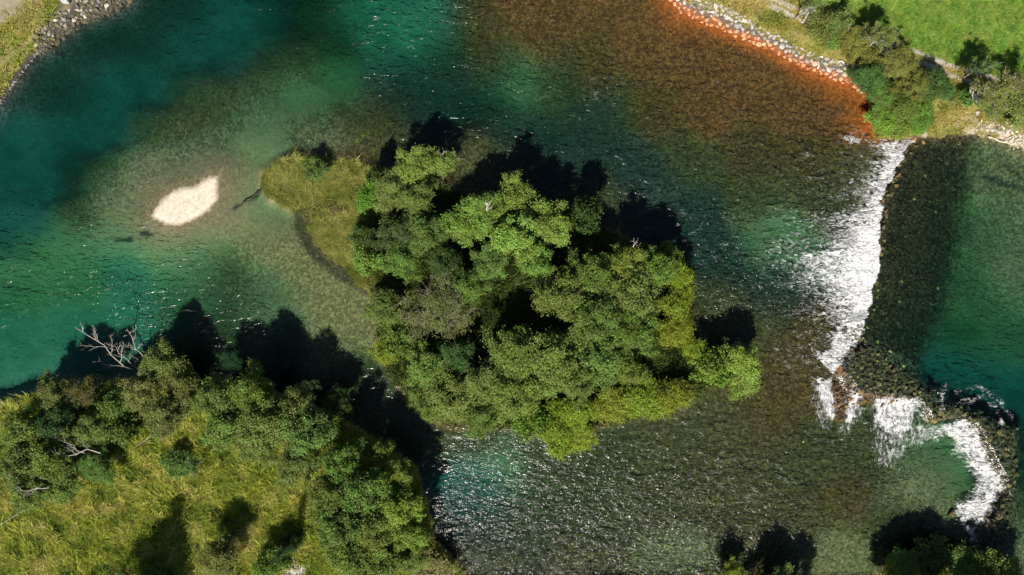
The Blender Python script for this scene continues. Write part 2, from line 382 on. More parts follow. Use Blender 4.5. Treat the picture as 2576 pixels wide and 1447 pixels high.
def mat_ground():
    m, nt, out = nodes_of('ground_cover')
    lk = nt.links
    tc = N(nt, 'ShaderNodeTexCoord').outputs['Object']
    col = N(nt, 'ShaderNodeAttribute', attribute_name='col').outputs['Color']
    cob = N(nt, 'ShaderNodeAttribute', attribute_name='cob').outputs['Fac']
    f1 = ramp_n(nt, noise_n(nt, tc, 2.6, 5, .65), .25, .75, .62, 1.4)
    f2 = ramp_n(nt, noise_n(nt, tc, 9.0, 3, .6), .3, .7, .75, 1.25)
    vo = N(nt, 'ShaderNodeTexVoronoi'); vo.inputs['Scale'].default_value = 3.1; vo.inputs['Randomness'].default_value = 1.0
    lk.new(tc, vo.inputs['Vector'])
    sp = N(nt, 'ShaderNodeSeparateColor'); lk.new(vo.outputs['Color'], sp.inputs[0])
    cell = ramp_n(nt, sp.outputs[0], 0.0, 1.0, .38, 1.75)
    edge = ramp_n(nt, vo.outputs['Distance'], .28, .05, .45, 1.1)
    vo2 = N(nt, 'ShaderNodeTexVoronoi'); vo2.inputs['Scale'].default_value = 5.5; lk.new(tc, vo2.inputs['Vector'])
    sp2 = N(nt, 'ShaderNodeSeparateColor'); lk.new(vo2.outputs['Color'], sp2.inputs[0])
    cell2 = ramp_n(nt, sp2.outputs[1], 0.0, 1.0, .6, 1.4)
    cc = math_n(nt, 'MULTIPLY', cell, cell2)
    # 1 + cob*(cc-1)
    k = math_n(nt, 'ADD', math_n(nt, 'MULTIPLY', math_n(nt, 'SUBTRACT', cc, 1.0), cob), 1.0)
    k = math_n(nt, 'MAXIMUM', k, 0.15)
    fr_ = math_n(nt, 'ADD', math_n(nt, 'MULTIPLY', math_n(nt, 'SUBTRACT', math_n(nt, 'MULTIPLY', f1, f2), 1.0), math_n(nt, 'ADD', math_n(nt, 'MULTIPLY', cob, .65), .35)), 1.0)
    k = math_n(nt, 'MULTIPLY', k, fr_)
    bs = N(nt, 'ShaderNodeBsdfPrincipled'); inp(bs, 'Roughness', .92); inp(bs, 'Specular IOR Level', .15)
    lk.new(scale_col(nt, col, k), bs.inputs['Base Color'])
    bp = N(nt, 'ShaderNodeBump'); inp(bp, 'Strength', .7); inp(bp, 'Distance', .12)
    hsum = math_n(nt, 'ADD', math_n(nt, 'MULTIPLY', math_n(nt, 'MULTIPLY', sp.outputs[0], cob), .8), noise_n(nt, tc, 5.0, 5, .65))
    lk.new(hsum, bp.inputs['Height']); lk.new(bp.outputs[0], bs.inputs['Normal'])
    lk.new(bs.outputs[0], out.inputs[0])
    return m

def mat_attr(name, rough=.9, transl=0.0, use_obj=False, noise=0.0, nscale=6.0, bump=0.0):
    """colour from the mesh (attribute col) or the object's own colour, with a little grain"""
    m, nt, out = nodes_of(name)
    lk = nt.links
    tc = N(nt, 'ShaderNodeTexCoord').outputs['Object']
    if use_obj:
        oi = N(nt, 'ShaderNodeObjectInfo'); col = oi.outputs['Color']
    else:
        col = N(nt, 'ShaderNodeAttribute', attribute_name='col').outputs['Color']
    nz = noise_n(nt, tc, nscale, 5, .65)
    if noise: col = scale_col(nt, col, ramp_n(nt, nz, .25, .75, 1 - noise, 1 + noise))
    bs = N(nt, 'ShaderNodeBsdfPrincipled'); inp(bs, 'Roughness', rough); inp(bs, 'Specular IOR Level', .25)
    lk.new(col, bs.inputs['Base Color'])
    if bump:
        bp = N(nt, 'ShaderNodeBump'); inp(bp, 'Strength', .8); inp(bp, 'Distance', bump)
        lk.new(nz, bp.inputs['Height']); lk.new(bp.outputs[0], bs.inputs['Normal'])
    sh = bs.outputs[0]
    if transl:
        tr = N(nt, 'ShaderNodeBsdfTranslucent'); lk.new(col, tr.inputs[0])
        mx = N(nt, 'ShaderNodeMixShader'); inp(mx, 0, transl)
        lk.new(sh, mx.inputs[1]); lk.new(tr.outputs[0], mx.inputs[2]); sh = mx.outputs[0]
    lk.new(sh, out.inputs[0])
    return m

def mat_leaf():
    m, nt, out = nodes_of('leaves')
    lk = nt.links
    oi = N(nt, 'ShaderNodeObjectInfo')
    at = N(nt, 'ShaderNodeAttribute', attribute_name='tint').outputs['Fac']
    hs = N(nt, 'ShaderNodeHueSaturation')
    lk.new(oi.outputs['Color'], hs.inputs['Color'])
    lk.new(ramp_n(nt, at, 0, 1, .47, .525), hs.inputs['Hue'])
    lk.new(ramp_n(nt, at, 0, 1, .6, 1.45), hs.inputs['Value'])
    bs = N(nt, 'ShaderNodeBsdfPrincipled'); inp(bs, 'Roughness', .55); inp(bs, 'Specular IOR Level', .25)
    lk.new(hs.outputs[0], bs.inputs['Base Color'])
    tr = N(nt, 'ShaderNodeBsdfTranslucent')
    hs2 = N(nt, 'ShaderNodeHueSaturation'); inp(hs2, 'Saturation', 1.15); inp(hs2, 'Value', 1.2); inp(hs2, 'Hue', .485)
    lk.new(hs.outputs[0], hs2.inputs['Color']); lk.new(hs2.outputs[0], tr.inputs[0])
    mx = N(nt, 'ShaderNodeMixShader'); inp(mx, 0, .28)
    lk.new(bs.outputs[0], mx.inputs[1]); lk.new(tr.outputs[0], mx.inputs[2])
    lk.new(mx.outputs[0], out.inputs[0])
    return m

def mat_water():
    m, nt, out = nodes_of('river_water')
    lk = nt.links
    tc = N(nt, 'ShaderNodeTexCoord').outputs['Object']
    chop = N(nt, 'ShaderNodeAttribute', attribute_name='chop').outputs['Fac']
    foam = N(nt, 'ShaderNodeAttribute', attribute_name='foam').outputs['Fac']
    mp = N(nt, 'ShaderNodeMapping'); inp(mp, 'Scale', (0.62, 1.25, 1)); inp(mp, 'Rotation', (0, 0, math.radians(6))); lk.new(tc, mp.inputs[0])
    w1 = noise_n(nt, mp.outputs[0], 1.15, 2, .5, .8)
    w2 = noise_n(nt, mp.outputs[0], 3.4, 2, .5, .6)
    w3 = noise_n(nt, tc, 9.0, 1, .5, .3)
    hgt = math_n(nt, 'ADD', math_n(nt, 'MULTIPLY', w1, .40), math_n(nt, 'ADD', math_n(nt, 'MULTIPLY', w2, .12), math_n(nt, 'MULTIPLY', w3, .012)))
    hgt = math_n(nt, 'MULTIPLY', hgt, chop)
    bp = N(nt, 'ShaderNodeBump'); inp(bp, 'Strength', 1.0); inp(bp, 'Distance', 1.0)
    lk.new(hgt, bp.inputs['Height'])
    fr = N(nt, 'ShaderNodeFresnel'); inp(fr, 0, 1.26); lk.new(bp.outputs[0], fr.inputs['Normal'])
    gl = N(nt, 'ShaderNodeBsdfGlossy'); inp(gl, 'Roughness', .19); inp(gl, 0, (1, 1, 1, 1)); lk.new(bp.outputs[0], gl.inputs['Normal'])
    tp = N(nt, 'ShaderNodeBsdfTransparent')
    mx = N(nt, 'ShaderNodeMixShader'); lk.new(fr.outputs[0], mx.inputs[0]); lk.new(tp.outputs[0], mx.inputs[1]); lk.new(gl.outputs[0], mx.inputs[2])
    # white water: dense where the mesh says so, broken up into strands
    mf = N(nt, 'ShaderNodeMapping'); inp(mf, 'Scale', (0.7, 1.5, 1)); inp(mf, 'Rotation', (0, 0, math.radians(12))); lk.new(tc, mf.inputs[0])
    fn = noise_n(nt, mf.outputs[0], 1.5, 5, .66, 1.6)
    mv = N(nt, 'ShaderNodeMapping'); inp(mv, 'Scale', (1.7, 0.6, 1)); inp(mv, 'Rotation', (0, 0, math.radians(-14))); lk.new(tc, mv.inputs[0])
    fnv = noise_n(nt, mv.outputs[0], 1.5, 5, .66, 1.2)
    down = N(nt, 'ShaderNodeAttribute', attribute_name='down').outputs['Fac']
    fn = math_n(nt, 'ADD', math_n(nt, 'MULTIPLY', fn, math_n(nt, 'SUBTRACT', 1.0, down)), math_n(nt, 'MULTIPLY', fnv, down))
    df = math_n(nt, 'ADD', math_n(nt, 'MULTIPLY', fn, 3.4), math_n(nt, 'SUBTRACT', math_n(nt, 'MULTIPLY', foam, 1.6), 2.62))
    ff = ramp_n(nt, df, -.1, 1.0, 0, .97)
    # stray crests and sun sparkle painted white on choppy water: short broken lines
    mg = N(nt, 'ShaderNodeMapping'); inp(mg, 'Scale', (0.55, 1.5, 1)); inp(mg, 'Rotation', (0, 0, math.radians(-8))); lk.new(tc, mg.inputs[0])
    fl = noise_n(nt, mg.outputs[0], 1.1, 3, .6, 1.2)
    rdg = math_n(nt, 'ABSOLUTE', math_n(nt, 'SUBTRACT', fl, .5))
    rdg = ramp_n(nt, rdg, .026, .004, 0, 1)
    fm = noise_n(nt, mg.outputs[0], 1.0, 2, .5)
    fm2 = noise_n(nt, tc, .12, 2, .5)
    msk = math_n(nt, 'ADD', math_n(nt, 'ADD', fm, math_n(nt, 'MULTIPLY', math_n(nt, 'MINIMUM', chop, .55), .5)), math_n(nt, 'MULTIPLY', fm2, .3))
    flk = math_n(nt, 'MULTIPLY', rdg, ramp_n(nt, msk, 1.0, 1.22, 0, .5))
    tot = math_n(nt, 'MAXIMUM', ff, flk)
    fo = N(nt, 'ShaderNodeBsdfDiffuse')
    fcol = N(nt, 'ShaderNodeCombineColor'); fv = ramp_n(nt, noise_n(nt, mf.outputs[0], 3.5, 4, .65, .8), .3, .58, .5, .9)
    for q_ in range(3): lk.new(fv, fcol.inputs[q_])
    lk.new(fcol.outputs[0], fo.inputs[0])
    bf = N(nt, 'ShaderNodeBump'); inp(bf, 'Strength', 1.0); inp(bf, 'Distance', .45); lk.new(fn, bf.inputs['Height']); lk.new(bf.outputs[0], fo.inputs['Normal'])
    mx2 = N(nt, 'ShaderNodeMixShader'); lk.new(tot, mx2.inputs[0]); lk.new(mx.outputs[0], mx2.inputs[1]); lk.new(fo.outputs[0], mx2.inputs[2])
    lk.new(mx2.outputs[0], out.inputs[0])
    va = N(nt, 'ShaderNodeVolumeAbsorption'); inp(va, 'Density', .5); inp(va, 'Color', (0.0, .66, .55, 1))
    lk.new(va.outputs[0], out.inputs['Volume'])
    return m

M_GROUND = mat_ground()
M_LEAF = mat_leaf()
M_WATER = mat_water()
M_GRASS = mat_attr('grass_blades', .8, .3)
M_STONE = mat_attr('field_stone', .85, use_obj=True, noise=.45, nscale=4.0, bump=.08)
M_COBBLE = mat_attr('river_cobble', .7, noise=.4, nscale=5.0, bump=.05)
M_BARK = mat_attr('bark', .9, use_obj=True, noise=.35, nscale=5.0, bump=.03)
M_TRACK = mat_attr('wheel_track_gravel', .95, noise=.25, nscale=3.0, bump=.05)

# ----------------------------------------------------------------- mesh helpers
def mesh_np(name, verts, faces, attrs=None, smooth=False):
    """verts (n,3), faces (m,k) all of one size"""
    verts = np.asarray(verts, np.float32); faces = np.asarray(faces, np.int32)
    me = bpy.data.meshes.new(name)
    me.vertices.add(len(verts)); me.vertices.foreach_set('co', verts.ravel())
    k = faces.shape[1]
    me.loops.add(faces.size); me.loops.foreach_set('vertex_index', faces.ravel())
    me.polygons.add(len(faces))
    me.polygons.foreach_set('loop_start', np.arange(0, faces.size, k, dtype=np.int32))
    if smooth: me.polygons.foreach_set('use_smooth', np.ones(len(faces), bool))
    for an, (tp, arr) in (attrs or {}).items():
        a = me.attributes.new(an, tp, 'POINT')
        if tp == 'FLOAT': a.data.foreach_set('value', np.asarray(arr, np.float32).ravel())
        else:
            arr = np.asarray(arr, np.float32)
            if arr.shape[1] == 3: arr = np.hstack([arr, np.ones((len(arr), 1), np.float32)])
            a.data.foreach_set('color', arr.ravel())
    me.update(calc_edges=True)
    return me

def link(name, me, mat=None, parent=None, **props):
    o = bpy.data.objects.new(name, me)
    if mat and me is not None and not me.materials: me.materials.append(mat)
    COL.objects.link(o)
    if parent is not None: o.parent = parent
    for k, v in props.items(): o[k] = v
    return o

def thing(name, label, cat, loc=(0, 0, 0), rz=0.0, group=None):
    o = bpy.data.objects.new(name, None); COL.objects.link(o)
    o.location = loc; o.rotation_euler = (0, 0, rz); o.empty_display_size = .3
    o['label'] = label; o['category'] = cat
    if group: o['group'] = group
    return o

# ----------------------------------------------------------------- ground sheets
ny, nx = MX.shape
idx = np.arange(nx * ny).reshape(ny, nx)
quads = np.stack([idx[:-1, :-1], idx[:-1, 1:], idx[1:, 1:], idx[1:, :-1]], -1).reshape(-1, 4)
PV = np.stack([MX, MY, GZ], -1).reshape(-1, 3)
PC = CG.reshape(-1, 3); PK = COB.reshape(-1)
fc = lambda F: F.reshape(-1)[quads].mean(1)
reg = np.zeros(len(quads), int)
for k, F in ((1, sd_nw), (2, sd_ne), (3, sd_s), (4, sd_i), (5, sd_b)):
    reg[fc(F) > 0] = k
reg[(reg == 2) & (fc(mead) > .5)] = 6
for k, nm in enumerate(('riverbed', 'bank_north_west', 'bank_north_east', 'bank_south', 'island_ground', 'gravel_bar', 'field')):
    q = quads[reg == k]
    used, inv = np.unique(q, return_inverse=True)
    me = mesh_np(nm, PV[used], inv.reshape(-1, 4), {'col': ('FLOAT_COLOR', PC[used]), 'cob': ('FLOAT', PK[used])}, True)
    link(nm, me, M_GROUND, kind='structure')

# ----------------------------------------------------------------- the river
RX = np.arange(-74, 74.01, 0.22); RY = np.arange(-44, 44.01, 0.22)
WX, WY = np.meshgrid(RX, RY)
a = (fbm(WX * 0.9, WY * 0.9, 5, 3) - 0.5) * 2 * WOB
b = (fbm(WX * 0.9, WY * 0.9, 9, 3) - 0.5) * 2 * WOB
WU, WV = sheet_uv(WX, WY)
WLEV = LIFT * sstep(-1.1, 0.5, poly_sd(UPSTREAM, WU + a * 1.2, WV + b * 1.2) * S)
FOAM = np.zeros(WX.shape)
jag = (fbm(WX * 1.4, WY * 1.4, 301, 3) - .5) * 16
jag2 = (fbm(WX * 1.4, WY * 1.4, 302, 3) - .5) * 16
def foam_poly(P, dens, soft_in=14, soft_out=10):
    global FOAM
    d = poly_sd(P, WU + jag, WV + jag2)
    FOAM = np.maximum(FOAM, dens * sstep(-soft_out, soft_in, d))
def foam_crest(P, tail=.5):
    """white water below a crest: rows of u, v, reach, density; water falls to the left of the line of travel"""
    global FOAM
    P = np.array(P, float); x = WU + jag * 1.1; y = WV + jag2 * .8
    best = np.full(x.shape, 1e18); W = np.zeros(x.shape); D = np.zeros(x.shape); SG = np.zeros(x.shape)
    for (ax, ay, w0, d0), (bx, by, w1, d1) in zip(P[:-1], P[1:]):
        ex, ey = bx - ax, by - ay; L_ = ex * ex + ey * ey
        t = np.clip(((x - ax) * ex + (y - ay) * ey) / L_, 0, 1)
        q = (x - ax - t * ex) ** 2 + (y - ay - t * ey) ** 2
        m = q < best
        best = np.where(m, q, best); W = np.where(m, w0 + (w1 - w0) * t, W); D = np.where(m, d0 + (d1 - d0) * t, D)
        SG = np.where(m, ex * (y - ay) - ey * (x - ax), SG)
    d = np.sqrt(best)
    W = W * (.55 + .9 * fbm(WX * .12, WY * .55, 305, 3))
    below = D * np.interp(d / W, [0, .25, .6, 1.0, 1.8, 3.0], [1.15, .95, .74, .56, .4, .12])
    FOAM = np.maximum(FOAM, np.where(SG > 0, below * sstep(460, 220, d), D * sstep(5, 0, d)))
foam_crest([(2288, 354, 60, .8), (2262, 395, 90, .95), (2240, 440, 80, .95), (2213, 505, 80, .85), (2215, 545, 110, .95), (2204, 590, 130, 1.08), (2206, 640, 170, 1.15), (2199, 700, 180, 1.15), (2189, 738, 170, 1.12), (2174, 790, 120, 1.0)])
foam_poly([(2110, 338), (2160, 342), (2172, 358), (2130, 362)], .9, 10, 12)
foam_poly([(2010, 385), (2050, 380), (2052, 402), (2015, 402)], .62, 10, 12)
foam_poly([(2200, 362), (2245, 352), (2288, 352), (2270, 372), (2225, 385)], .95, 8, 8)
foam_poly([(2104, 822), (2130, 830), (2163, 866), (2128, 893), (2116, 925), (2097, 945), (2072, 925), (2040, 892), (2088, 872), (2086, 845)], .95, 14, 12)
foam_poly([(1950, 760), (2010, 770), (2080, 800), (2120, 830), (2090, 850), (2010, 820)], .5, 20, 20)
foam_poly([(2050, 952), (2094, 950), (2092, 985), (2104, 1010), (2100, 1058), (2078, 1050), (2062, 1010)], .9, 8, 14)
foam_poly([(2138, 985), (2160, 990), (2158, 1030), (2140, 1065), (2128, 1060)], .95, 6, 14)
foam_poly([(2192, 1002), (2235, 990), (2300, 995), (2312, 1030), (2290, 1085), (2262, 1110), (2215, 1085), (2196, 1050)], .93, 16, 18)
foam_poly([(2185, 1000), (2312, 1000), (2325, 1060), (2300, 1120), (2255, 1190), (2200, 1190), (2180, 1110)], .66, 30, 36)
foam_poly([(2030, 940), (2100, 940), (2120, 1040), (2090, 1090), (2050, 1080), (2030, 1010)], .62, 20, 20)
foam_poly([(2120, 980), (2185, 985), (2175, 1060), (2130, 1110), (2105, 1080)], .6, 16, 18)
foam_poly([(2290, 1060), (2350, 1065), (2420, 1055), (2400, 1100), (2330, 1120), (2280, 1130)], .68, 14, 22)
foam_poly([(2340, 1075), (2420, 1050), (2455, 1075), (2475, 1130), (2502, 1180), (2522, 1225), (2492, 1290), (2470, 1318), (2440, 1310), (2455, 1270), (2478, 1235), (2455, 1190), (2430, 1160), (2412, 1120), (2375, 1095)], .98, 14, 14)
foam_poly([(2400, 1260), (2450, 1240), (2490, 1250), (2490, 1300), (2460, 1325), (2415, 1315), (2390, 1290)], 1.0, 24, 12)
foam_poly([(2320, 1085), (2400, 1060), (2460, 1100), (2480, 1180), (2500, 1240), (2440, 1260), (2455, 1200), (2425, 1160), (2390, 1140), (2400, 1110)], .85, 16, 24)
foam_poly([(2340, 1070), (2430, 1045), (2490, 1130), (2530, 1220), (2490, 1320), (2440, 1365), (2400, 1320), (2385, 1270), (2440, 1220), (2400, 1150), (2370, 1110)], .6, 20, 14)
foam_poly([(2425, 1320), (2450, 1325), (2455, 1360), (2440, 1365)], .85, 6, 8)
foam_poly([(2130, 900), (2200, 915), (2290, 975), (2300, 1005), (2200, 1000), (2110, 1040), (2100, 960)], .36, 14, 14)
foam_poly([(2440, 1050), (2520, 1090), (2540, 1200), (2510, 1310), (2470, 1350), (2500, 1240), (2470, 1130)], .38, 12, 12)
for arc in ([(2395, 985), (2450, 970), (2500, 1000), (2530, 1050)], [(2400, 1010), (2460, 995), (2495, 1020), (2510, 1070)], [(2360, 1030), (2358, 990), (2366, 965)]):
    FOAM = np.maximum(FOAM, .62 * sstep(14, 2, line_d(arc, WU + jag, WV + jag2)))
CP = '''2265 600 .1,2265 450 .1,2275 750 .15,2320 400 .1,2330 620 .15,2250 520 .1,2255 680 .1,0 720 .5,200 700 .5,400 700 .45,100 600 .3,300 620 .35,450 780 .45,600 800 .35,150 880 .25,60 940 .2,300 300 .2,120 400 .2,450 60 .28,600 100 .2,700 30 .35,900 60 .55,1050 90 .5,800 150 .3,
700 300 .16,500 350 .1,300 450 .1,600 500 .08,650 600 .1,800 700 .1,880 800 .12,850 350 .15,1000 300 .4,1150 250 .5,1300 220 .5,1400 300 .48,1250 350 .45,1100 350 .2,1500 250 .45,1600 350 .45,1350 100 .25,1500 60 .2,1640 40 .15,1700 180 .35,1850 230 .35,
1750 350 .45,1900 400 .5,2000 350 .45,2000 250 .35,2100 250 .2,1950 160 .2,1800 450 .45,1700 550 .5,1800 650 .6,1950 550 .5,2050 450 .6,1900 740 .75,2000 700 .8,2100 600 .8,1800 800 .45,1950 850 .4,2000 950 .3,1900 1000 .4,1750 1080 .5,1600 1100 .55,1450 1180 .7,1250 1150 .7,
1200 1250 .75,1300 1300 .95,1500 1300 .7,1700 1300 .9,1900 1250 .6,1800 1400 1.0,1600 1420 1.1,1300 1420 1.1,2000 1350 .75,2100 1200 .55,2200 1100 .6,2300 1200 .35,2200 1300 .45,2100 1420 .25,2400 1150 .4,2350 500 .2,2480 500 .12,2450 700 .3,2500 850 .35,2350 850 .3,2400 980 .45,2560 1100 .3,2560 1350 .2,960 1000 .25,1050 1150 .2'''
CHOP = np.zeros(WX.shape); ww = np.full(WX.shape, 1e-9)
for t in CP.replace('\n', '').split(','):
    u, v, c = map(float, t.split())
    r2 = (WU - u) ** 2 + (WV - v) ** 2
    k = np.exp(-r2 / (2 * 55 ** 2)) + 2e-4 / (1 + r2 / 2e4) ** 2
    CHOP += k * c; ww += k
CHOP = CHOP / ww
CHOP = CHOP * (.55 + .9 * fbm(WX * .12, WY * .3, 401, 3))
wz = WLEV + CHOP * .12 * (fbm(WX * .55, WY * 1.1, 411, 3) - .5) + np.clip(FOAM, 0, 1) * .5 * (fbm(WX * 1.6, WY * 1.6, 421, 4) - .42)
DOWN = .7 * sstep(940, 1000, WV) * sstep(2360, 2310, WU) * sstep(2000, 2030, WU)
wny, wnx = WX.shape
wi = np.arange(wnx * wny).reshape(wny, wnx)
wq_ = np.stack([wi[:-1, :-1], wi[:-1, 1:], wi[1:, 1:], wi[1:, :-1]], -1).reshape(-1, 4)
wv_ = np.stack([WX, WY, wz], -1).reshape(-1, 3)
n0 = len(wv_)
ring = np.concatenate([wi[0, :], wi[1:, -1], wi[-1, -2::-1], wi[-2:0:-1, 0]])
bot = wv_[ring].copy(); bot[:, 2] = -9
nr = len(ring)
side = np.stack([ring, n0 + np.arange(nr), n0 + (np.arange(nr) + 1) % nr, np.roll(ring, -1)], -1)
cen = n0 + nr
botv = np.vstack([bot, [[0, 0, -9]]])
fan = np.stack([np.full(nr, cen), n0 + (np.arange(nr) + 1) % nr, n0 + np.arange(nr), np.full(nr, cen)], -1)
verts = np.vstack([wv_, botv])
me = mesh_np('river', verts, np.vstack([wq_, side]), {'foam': ('FLOAT', np.concatenate([FOAM.ravel(), np.zeros(nr + 1)])), 'chop': ('FLOAT', np.concatenate([CHOP.ravel(), np.zeros(nr + 1)])), 'down': ('FLOAT', np.concatenate([DOWN.ravel(), np.zeros(nr + 1)]))}, True)
bm = bmesh.new(); bm.from_mesh(me); bm.verts.ensure_lookup_table()
bm.faces.new([bm.verts[int(i)] for i in (n0 + np.arange(nr))[::-1]])
bmesh.ops.delete(bm, geom=[bm.verts[cen]], context='VERTS')
bm.to_mesh(me); bm.free()
link('river', me, M_WATER, kind='structure')

# ----------------------------------------------------------------- wheel tracks of the lane
def strip(name, pts, width, z0, col):
    pts = np.array([world_xy(u, v, z0) for u, v in pts])
    seg = np.hypot(*np.diff(pts, axis=0).T); t = np.concatenate([[0], np.cumsum(seg)])
    s = np.arange(0, t[-1], .35)
    p = np.stack([np.interp(s, t, pts[:, 0]), np.interp(s, t, pts[:, 1])], -1)
    ker = np.ones(9) / 9
    pp = np.pad(p, ((4, 4), (0, 0)), 'edge')
    p = np.stack([np.convolve(pp[:, i], ker, 'valid') for i in (0, 1)], -1)
    d = np.gradient(p, axis=0); d /= np.hypot(d[:, 0], d[:, 1])[:, None]
    nrm = np.stack([-d[:, 1], d[:, 0]], -1)
    V = []; C = []
    offs = (-.5, -.17, .17, .5)
    for k, o in enumerate(offs):
        w = width * (1 + .45 * (vnoise(s * .9, s * 0 + k, 77) - .5)) * o
        q = p + nrm * w[:, None]
        z = ground_z(q[:, 0], q[:, 1]) + (.035 if k in (1, 2) else .005)
        V.append(np.column_stack([q, z])); C.append(np.tile(col, (len(s), 1)))
    n = len(s); V = np.vstack(V); C = np.vstack(C)
    F = [(k * n + i, k * n + i + 1, (k + 1) * n + i + 1, (k + 1) * n + i) for k in range(3) for i in range(n - 1)]
    F = np.array(F)[:, ::-1]
    return link(name, mesh_np(name, V, F, {'col': ('FLOAT_COLOR', C)}, True), M_TRACK, kind='structure')
strip('path', [(1900, -30), (1950, 0), (2000, 22), (2060, 44), (2130, 72), (2190, 98), (2250, 112), (2310, 132), (2350, 150), (2405, 170), (2470, 184), (2540, 214), (2620, 260)], .75, 1.9, (.33, .30, .24))
strip('path', [(1900, -8), (1935, 12), (1990, 40), (2050, 64), (2120, 94), (2180, 118), (2250, 134), (2312, 154), (2350, 170), (2400, 194), (2460, 206), (2530, 236), (2610, 284)], .7, 1.9, (.35, .32, .26))

# ----------------------------------------------------------------- stones
def stone_mesh(seed, n=15, flat=.7):
    r = random.Random(seed)
    bm = bmesh.new()
    for i in range(n):
        v = Vector((r.gauss(0, 1), r.gauss(0, 1), r.gauss(0, 1))).normalized()
        v = Vector((v.x * r.uniform(.85, 1.1), v.y * r.uniform(.7, .95), v.z * flat * r.uniform(.8, 1.1)))
        bm.verts.new(v * .5)
    bmesh.ops.convex_hull(bm, input=bm.verts)
    bmesh.ops.delete(bm, geom=[v for v in bm.verts if not v.link_faces], context='VERTS')
    me = bpy.data.meshes.new('stone'); bm.to_mesh(me); bm.free()
    me.materials.append(M_STONE)
    return me
STONES = [stone_mesh(i, 14 + i % 4, .6 + .06 * (i % 5)) for i in range(12)]
STONE_TRI = []
for me in STONES:
    me.calc_loop_triangles()
    STONE_TRI.append((np.array([v.co[:] for v in me.vertices]), np.array([t.vertices[:] for t in me.loop_triangles])))

def place_stone(parent, rng, x, y, z, size, col, name='stone'):
    o = bpy.data.objects.new(name, rng.choice(STONES)); COL.objects.link(o); o.parent = parent
    o.location = (x, y, z); o.rotation_euler = (rng.uniform(-.5, .5), rng.uniform(-.5, .5), rng.uniform(0, 6.28))
    o.scale = (size * rng.uniform(.85, 1.25), size * rng.uniform(.8, 1.1), size * rng.uniform(.75, 1.05))
    k = rng.uniform(.7, 1.3)
    o.color = (col[0] * k, col[1] * k, col[2] * k, 1)
    return o

def scatter_pts(rng, cand, mind, limit):
    """dart throwing with per-point size"""
    cell = {}; out = []
    for (x, y, s, *rest) in cand:
        g = (int(x // 1.2), int(y // 1.2)); ok = True
        for dx in (-1, 0, 1):
            for dy in (-1, 0, 1):
                for (a, b, c) in cell.get((g[0] + dx, g[1] + dy), ()):
                    if (a - x) ** 2 + (b - y) ** 2 < (mind * (s + c) * .5) ** 2: ok = False; break
                if not ok: break
            if not ok: break
        if ok:
            cell.setdefault(g, []).append((x, y, s)); out.append((x, y, s, *rest))
            if len(out) >= limit: break
    return out

def riprap(name, label, low, top, ztop, n, smin, smax, cfun, seed, mind=.8):
    """stones laid between a waterline and the top of a slope"""
    rng = random.Random(seed)
    low = np.array(low, float); top = np.array(top, float)
    def param(P):
        sl = np.concatenate([[0], np.cumsum(np.hypot(*np.diff(P, axis=0).T))]); return sl / sl[-1]
    tl, tt = param(low), param(top)
    cand = []
    for i in range(n * 14):
        s = rng.random(); w = rng.uniform(-.08, 1.0)
        lu, lv = np.interp(s, tl, low[:, 0]), np.interp(s, tl, low[:, 1])
        tu, tv = np.interp(s, tt, top[:, 0]), np.interp(s, tt, top[:, 1])
        z = max(w, 0) * ztop
        x, y = world_xy(lu + (tu - lu) * w, lv + (tv - lv) * w, z)
        cand.append((x, y, rng.uniform(smin, smax) * (1.15 if rng.random() < .2 else 1), w))
    root = thing(name, label, 'stone bank', (*world_xy(*low.mean(0)), 0))
    bx, by, _ = root.location
    pts = scatter_pts(rng, cand, mind, n)
    for (x, y, s, w) in pts:
        z = float(ground_z(x, y)[0]) + s * .12
        place_stone(root, rng, x - bx, y - by, z, s * 1.2, cfun(w, rng))
    return root

def c_ne(w, r):
    if w < .22 + r.uniform(-.12, .16): return r.choice([(.46, .19, .08), (.46, .24, .13), (.52, .27, .15)])
    if w < .5 and r.random() < .4: return (.44, .31, .22)
    return r.choice([(.42, .38, .34), (.36, .34, .31), (.48, .43, .38), (.30, .29, .27)])
def c_nw(w, r):
    if w < .2: return r.choice([(.09, .08, .05), (.12, .10, .06)])
    return r.choice([(.27, .24, .19), (.22, .21, .19), (.15, .13, .08), (.34, .30, .25), (.13, .12, .055), (.10, .09, .06)])
NE_LOW = [(1650, -36), (1688, 0), (1718, 27), (1761, 50), (1808, 67), (1855, 90), (1932, 118), (1965, 133), (1999, 156), (2042, 173), (2085, 190), (2112, 203), (2146, 211), (2168, 229)]
NE_TOP = [(1715, -40), (1755, 0), (1808, 13), (1855, 33), (1932, 80), (1965, 92), (1999, 113), (2072, 143), (2119, 160), (2152, 167), (2166, 185)]
riprap('stone_revetment', 'pale stone revetment with orange lower stones along the rust stained river edge', NE_LOW, NE_TOP, 1.2, 300, .46, .86, c_ne, 11, .74)
NW_LOW = [(370, -40), (330, 0), (300, 18), (252, 43), (204, 56), (187, 73), (157, 89), (124, 124), (91, 140)]
NW_TOP = [(230, -40), (189, 0), (180, 20), (154, 25), (130, 35), (108, 55), (91, 68), (73, 102), (68, 130)]
riprap('stone_revetment', 'rough grey stone revetment with mossy dark stones below the grassy corner bank', NW_LOW, NW_TOP, 1.7, 300, .36, .72, c_nw, 12, .72)
W_LOW = [(82, 146), (52, 188), (0, 262), (-30, 300)]
W_TOP = [(68, 130), (26, 186), (0, 222), (-45, 275)]
riprap('stone_wall', 'narrow dark dry stone wall edging deep water below the corner bank', W_LOW, W_TOP, 1.6, 110, .32, .55, lambda w, r: r.choice([(.12, .11, .1), (.18, .17, .15), (.26, .24, .21), (.09, .08, .07)]), 13)

